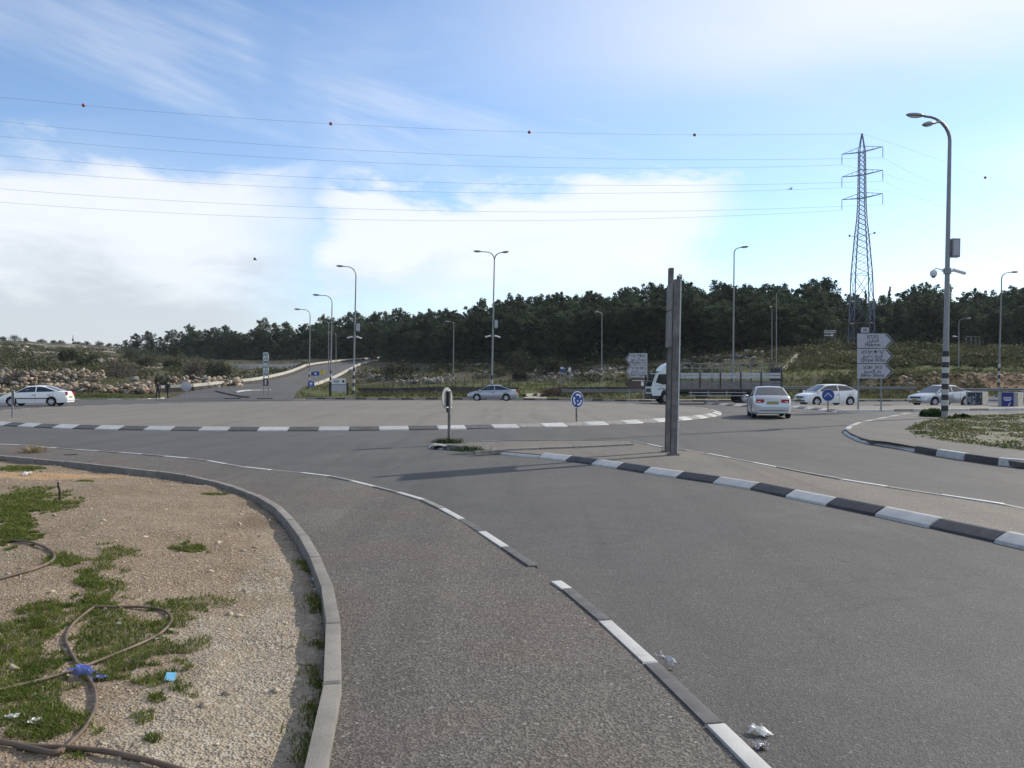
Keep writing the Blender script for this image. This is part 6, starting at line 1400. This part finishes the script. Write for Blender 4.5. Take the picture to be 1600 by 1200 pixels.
# ------------------------------------------------------------------ pylon and wires
PY = Vector(((1346.5 - CX) / F * 152, 152.0, 0)); PY.z = TZ(1346.5, 152)
def pylon():
    t = thing('pylon', 'tall blue grey lattice power pylon rising above the forest', 'pylon', PY); A = rad(-38)
    H = CZ + (HY - 209) / F * 152 - PY.z; zy = lambda y: CZ + (HY - y) / F * 152 - PY.z
    lv = [(0, 2.0), (zy(505), 1.85), (zy(470), 1.68), (zy(429), 1.55), (zy(400), 1.30), (zy(370), 1.05), (zy(345), .78), (zy(318), .62), (zy(308), .60), (zy(290), .58), (zy(272), .56), (zy(253), .54), (zy(236), .50), (H, .06)]
    def corner(z, q): w = np.interp(z, [l[0] for l in lv], [l[1] for l in lv]); a = A + rad(45 + 90 * q); return Vector((w * 1.414 * math.cos(a), w * 1.414 * math.sin(a), z))
    for q in range(4): b = MB(); b.tube([corner(z, q) for z, _ in lv], [.12] * 6 + [.09] * (len(lv) - 6), 5); part('leg', b, M['pylon_steel'], t)
    zs = [0, zy(505), zy(470), zy(429)]; z = zs[-1]
    while z < zy(240): w = np.interp(z, [l[0] for l in lv], [l[1] for l in lv]); z += max(.85, w * 1.05); zs.append(min(z, zy(236)))
    zs.append(H)
    for q in range(4):
        b = MB()
        for z0, z1 in zip(zs, zs[1:]):
            if z1 - z0 < .05: continue
            a0, a1, b0, b1 = corner(z0, q), corner(z1, q), corner(z0, q + 1), corner(z1, q + 1); r = .052 if z0 < zy(430) else .042
            b.tube([a0, b1], r, 4); b.tube([b0, a1], r, 4)
            if z0 < zy(425) and z0 > 0: b.tube([a0, b0], r, 4)
        part('lattice', b, M['pylon_steel'], t)
    ends = []
    ad = Vector((math.cos(rad(-42)), math.sin(rad(-42)), 0))
    for i, y in enumerate((236, 272, 308)):
        for s in (-1, 1):
            e = ad * s * 3.75 + Vector((0, 0, zy(y) + .05)); b = MB(); w = .55
            for o_ in ((.3, 0), (-.3, 0)): b.tube([Vector((o_[0] * .8, o_[0] * .8, zy(y) - .25)), e], .06, 4)
            b.tube([Vector((0, 0, zy(y) + .9)), e], .05, 4); 
            for f in (.25, .5, .75): b.tube([Vector((0, 0, zy(y) - .25)).lerp(e, f), Vector((0, 0, zy(y) + .9)).lerp(e, f)], .03, 4)
            arm = part('cross_arm', b, M['pylon_steel'], t)
            b = MB(); b.tube([e, e - Vector((0, 0, 2.0))], .045, 5)
            for k in range(7): b.lathe([(.10, 0), (.10, .05)], tuple(e - Vector((0, 0, .35 + .22 * k))), 8)
            part('insulator', b, M['wire'], arm); ends.append(e - Vector((0, 0, 2.05)) + PY)
    b = MB(); 
    for s in (-1, 1): e = ad * s * 2.3 + Vector((0, 0, zy(367))); b.tube([Vector((0, 0, zy(369))), e], .05, 4); b.ellip(e + Vector((0, 0, .1)), (.22, .22, .22), 8, 6)
    part('side_bracket', b, M['pylon_steel'], t)
    return ends, PY + Vector((0, 0, H))
ENDS, PTOP = pylon()
BALLS = {}
def wire(label, start, px_ys, D_end, px_end, n=40):
    """px_ys: rows the wire passes at some columns; the wire hangs in the vertical plane from the pylon to the far point"""
    e = Vector(((px_end - CX) / F * D_end, D_end, 0)); spx = CX + start.x / start.y * F; sy = HY - (start.z - CZ) / start.y * F
    xs = [spx] + [p for p, _ in px_ys]; ys = [sy] + [y for _, y in px_ys]; co = np.polyfit(xs, ys, 2); P = []
    for i in range(n + 1):
        k = i / n; q = Vector((start.x, start.y, 0)).lerp(e, k); px = CX + q.x / q.y * F
        y = np.polyval(co, px) + (sy - np.polyval(co, spx)) * max(0, 1 - k * 6); P.append(Vector((q.x, q.y, CZ + (HY - y) / F * q.y)))
    b = MB(); b.tube(P, .017, 4); o = part('power_line', b, M['wire'], None, None); tag(o, label, 'power line', 'power lines of the lattice pylon'); return co, e, start
DE, PE = 128.0, -350
names = ['topmost', 'middle', 'lowest']
rows = [((800, 261), (0, 213)), ((800, 245), (0, 190)), ((800, 302), (0, 264)), ((800, 288), (0, 243)), ((800, 345), (0, 316)), ((800, 331), (0, 295))]
for i in range(6): wire(f"left going power line from the {names[i // 2]} cross arm, its {('lower', 'upper')[i % 2]} wire", ENDS[i], rows[i], DE, PE)
rr = [((1440, 289), (1600, 349)), ((1460, 287), (1600, 331)), ((1420, 306), (1600, 388)), ((1460, 318), (1600, 365)), ((1440, 362), (1600, 420)), ((1460, 352), (1600, 397))]
for i in range(6): wire(f"right going power line from the {names[i // 2]} cross arm, its {('farther', 'nearer')[i % 2]} wire", ENDS[i], rr[i], 215, 1760)
top = wire('thin earth wire with marker balls running left from the pylon tip', PTOP, ((800, 206), (0, 152)), DE, PE)
top2 = wire('thin earth wire with one marker ball running right from the pylon tip', PTOP, ((1478, 254), (1600, 303)), 215, 1760)
def ball(px, tw, label):
    co, e, s = tw; lo, hi = 0.0, 1.0
    for _ in range(40):
        k = (lo + hi) / 2; q = Vector((s.x, s.y, 0)).lerp(e, k); v = CX + q.x / q.y * F
        if (v > px) == (e.x / e.y < s.x / s.y): lo = k
        else: hi = k
    z = CZ + (HY - np.polyval(co, px)) / F * q.y; t = thing('marker_ball', label, 'marker ball', (q.x, q.y, z), 0, 'marker balls on the earth wire')
    b = MB(); b.ellip((0, 0, 0), (.29, .29, .29), 14, 10); o = part('sphere', b, M['ball_orange'], t, 60); b = MB(); b.lathe([(.305, -.03), (.305, .03)], n=14); part('seam', b, M['wire'], t)
for px, tw, l in ((131, top, 'leftmost orange marker ball on the earth wire'), (517, top, 'second marker ball from the left on the earth wire'), (827, top, 'marker ball on the earth wire above the middle of the roundabout'), (1085, top, 'last marker ball on the earth wire before the pylon'), (1539, top2, 'single marker ball on the earth wire right of the pylon')): ball(px, tw, l)
def bird(px, py, D, label, w=.5):
    p = AT(px, py, D); t = thing('bird', label, 'bird', p, rad(20)); b = MB(); b.ellip((0, 0, 0), (.22 * w * 2, .06 * w * 2, .05 * w * 2), 8, 6)
    for s in (1, -1): b.add([(.06, 0, .01), (-.10, 0, .01), (-.12, s * w * .7, .12), (.0, s * w * .75, .13), (-.06, s * w * 1.2, .02), (.05, 0, -.01)], [(0, 3, 2, 1), (3, 4, 2), (5, 1, 2, 3)])
    part('body', b, M['bird_dark'], t, 60)
bird(399, 406, 60, 'dark bird flying low in the cloudy sky at the left', .35); bird(1235, 296, 75, 'dark bird flying near the wires left of the pylon', .38)
z = TZ(114, 380); t = thing('mast', 'thin dark mast standing on the left ridge', 'mast', ((114 - CX) / F * 380, 380, z)); posts(t, (0,), -.3, CZ + (HY - 524) / F * 380 - z, .12, 'stick'); b = MB(); b.box((0, 0, CZ + (HY - 531) / F * 380 - z), (.7, .1, 1.2)); part('box', b, M['stick'], t)

# ------------------------------------------------------------------ things lying about in the foreground
def hose(label, px, r=.011, closed=False, lift=None):
    pts = []
    for i, (a, b) in enumerate(px): p = GD(a, b); p.z = DZ(p.x, p.y) + r * .8 + (lift[i] if lift else .006); pts.append(p)
    Q = pts
    for _ in range(2):
        N = [Q[0]]
        for a, b in zip(Q, Q[1:]): N += [a.lerp(b, .25), a.lerp(b, .75)]
        Q = N + [Q[-1]]
    b = MB(); b.tube(Q, r, 8); o = part('hose', b, M['hose'], None, 60); return tag(o, label, 'hose', 'old hoses on the bare ground')
hose('long brown hose looping through the grass to the foot of the blue rag', [(-60, 1098), (0, 1082), (60, 1068), (120, 1050), (190, 1022), (245, 998), (264, 981), (270, 968), (256, 956), (222, 951), (180, 950.5), (147, 951)], .0095)
hose('thin bent hose closing the loop at the left and running down past the blue rag', [(147, 951), (116, 974), (101, 996), (103, 1010), (112, 1026), (122, 1042), (134, 1058), (146, 1076), (151, 1095), (147, 1116), (132, 1144), (108, 1167), (94, 1182)], .009)
hose('thick dark hose crossing the bottom left corner', [(-80, 1148), (0, 1166), (50, 1173), (105, 1175), (150, 1178), (200, 1187), (260, 1202), (330, 1225)], .0125)
hose('short dark hose end beside the thick one at the bottom left', [(30, 1172), (62, 1180), (84, 1184), (97, 1178)], .013)
hose('curved hose at the left edge on the bare soil', [(-50, 850), (0, 848), (25, 847), (52, 850), (78, 861), (87, 873), (76, 884), (42, 896), (0, 907), (-40, 918)], .0115)
p = GD(92, 783); t = thing('stick', 'thin dark stick poking upright out of the ground at the left', 'stick', p); b = MB(); b.tube([(0, 0, -.05), (.01, 0, .12), (-.012, 0, .2), (-.008, 0, .235)], [.014, .012, .011, .009], 6); part('twig', b, M['stick'], t)
def crumple(name, label, cat, px, py, size, m, seed, dirt=True, z=0.0, stretch=(1, 1, .5), rz=0.0, group=None):
    p = GD(px, py) if dirt else G(px, py, z); r = np.random.RandomState(seed); bm = bmesh.new(); bmesh.ops.create_icosphere(bm, subdivisions=3, radius=1.0)
    bm.free(); bm = bmesh.new(); n = 13; rr = random.Random(seed); folds = [(rr.uniform(0, 6.28), rr.uniform(-.6, .6), rr.uniform(.25, .75)) for _ in range(7)]; vs = {}
    for a in range(n):
        for c in range(n):
            x, y = 2 * a / (n - 1) - 1, 2 * c / (n - 1) - 1; e = 1 + .22 * r.randn() * (a in (0, n - 1) or c in (0, n - 1)); z = 0
            for f, o_, w in folds: t_ = x * math.cos(f) + y * math.sin(f) - o_; z += w * abs(t_) * (1 if t_ > 0 else .4)
            z = (z % .9 if z % 1.8 < .9 else .9 - z % .9) + .10 * r.rand(); k_ = .78 + .22 * math.cos(x * 2) * math.cos(y * 2)
            vs[a, c] = bm.verts.new((x * k_ * e * size * stretch[0], y * k_ * e * size * stretch[1], z * size * stretch[2] * 1.5))
    for a in range(n - 1):
        for c in range(n - 1): bm.faces.new((vs[a, c], vs[a + 1, c], vs[a + 1, c + 1], vs[a, c + 1]))
    me = bpy.data.meshes.new(name); bm.to_mesh(me); bm.free(); me.materials.append(M[m]); o = link(name, me, None, p + Vector((0, 0, .004)), (0, 0, rz)); return tag(o, label, cat, group)
crumple('rag', 'crumpled blue rag lying over the hose', 'rag', 130, 1057, .072, 'rag_blue', 1, stretch=(1.15, .5, .5), rz=-.25); crumple('plastic_wrap', 'thin trailing blue plastic end right of the rag', 'litter', 153, 1064, .045, 'rag_blue', 2, stretch=(1.2, .5, .4), rz=-.3)
p = GD(266, 1064); b = MB(); b.box((0, 0, 0), (.05, .055, .004)); o = part('paper_piece', b, M['paper_cyan'], None, None, loc=p + Vector((0, 0, .022)), rot=(rad(28), rad(8), rad(12))); tag(o, 'small flat light blue paper on the gravel right of the hose loop', 'litter')
for i, (px, py, s, m, l) in enumerate([(16, 1124, .030, 'paper_white', 'white crumpled tissue in the grass nearest the left edge'), (53, 1131, .032, 'paper_white', 'flat white paper scrap in the grass above the thick hose'), (185, 977, .02, 'paper_white', 'tiny white scrap inside the hose loop'), (53, 1087, .016, 'paper_white', 'small white scrap in the grass below the long hose'), (70, 1060, .014, 'paper_white', 'tiny white scrap just above the long hose'), (246, 1000, .012, 'paper_white', 'white tag on the right bend of the long hose'), (491, 908, .05, 'plastic_grey', 'pale grey plastic scrap against the pavement edging'), (40, 743, .09, 'paper_white', 'white scrap on the far bare ground at the left')]):
    crumple('paper_scrap', l, 'litter', px, py, s, m, 10 + i, stretch=(1.2, .8, .45), rz=i * .7, group='litter on the bare ground')
crumple('paper_scrap', 'folded pale paper on the road by the pavement kerb at the bottom', 'litter', 1187, 1148, .052, 'paper_white', 31, False, 0, (1.15, .7, .42), -.6, 'litter on the road'); crumple('plastic_wrap', 'grey plastic scrap just below the folded pale paper', 'litter', 1190, 1169, .042, 'plastic_grey', 32, False, 0, (.9, .8, .35), .3, 'litter on the road')
crumple('plastic_wrap', 'clear crumpled wrapper stuck to the pavement kerb', 'litter', 1044, 1036, .06, 'plastic_grey', 33, False, 0.02, (1.5, .5, .4), -1.0, 'litter on the road')
crumple('plastic_bag', 'black plastic rubbish lying at the far pavement edging on the left', 'litter', 110, 719, .16, 'black_plastic', 34, True, 0, (1.5, .7, .55))
def dry_weed():
    p = GD(53, 716); r = np.random.RandomState(3); P = np.tile(np.array([[0, 0, 0.]]), (160, 1)) + r.randn(160, 3) * np.array([.12, .10, 0]); V, Fc = blades(P, .34 * (.5 + r.rand(160)), .022, 1.1, 4)
    t = thing('dry_weed', 'dry straw coloured weed clump at the far pavement edging on the left', 'weed', p); link('foliage', fast_mesh('dry_weed', V, Fc, M['dry_blade']), t)
    for px, py, h, n, l in ((700, 692, .14, 420, 'green weeds growing round the post of the turned away sign'), (733, 704, .13, 220, 'small weed tuft beside the splitter kerb tip')):
        q = G(px, py, .076); V, Fc = blades(r.randn(n, 3) * np.array([.19, .12, 0]), h * (.4 + r.rand(n)), .016, 1.0, 7); t = thing('weed_tuft', l, 'weed', q); link('foliage', fast_mesh('weed_tuft', V, Fc, M['green_shrub']), t)
dry_weed()

# ------------------------------------------------------------------ air
def haze():
    b = MB(); b.box((0, 0, 26.0), (3600, 3600, 2 * 28.2)); m = bpy.data.materials.new('haze'); m.use_nodes = True; k = NT(m.node_tree); k.n.clear()
    out = k.n.new('ShaderNodeOutputMaterial'); v = k.n.new('ShaderNodeVolumePrincipled'); v.inputs['Color'].default_value = (0.80, 0.88, 1.0, 1); v.inputs['Density'].default_value = HAZE; v.inputs['Anisotropy'].default_value = 0.2
    k.l.new(v.outputs[0], out.inputs['Volume']); tag(part('haze', b, m, None, None), 'pale thin haze in the air', 'haze', kind='stuff')
HAZE = 0.00011
haze()
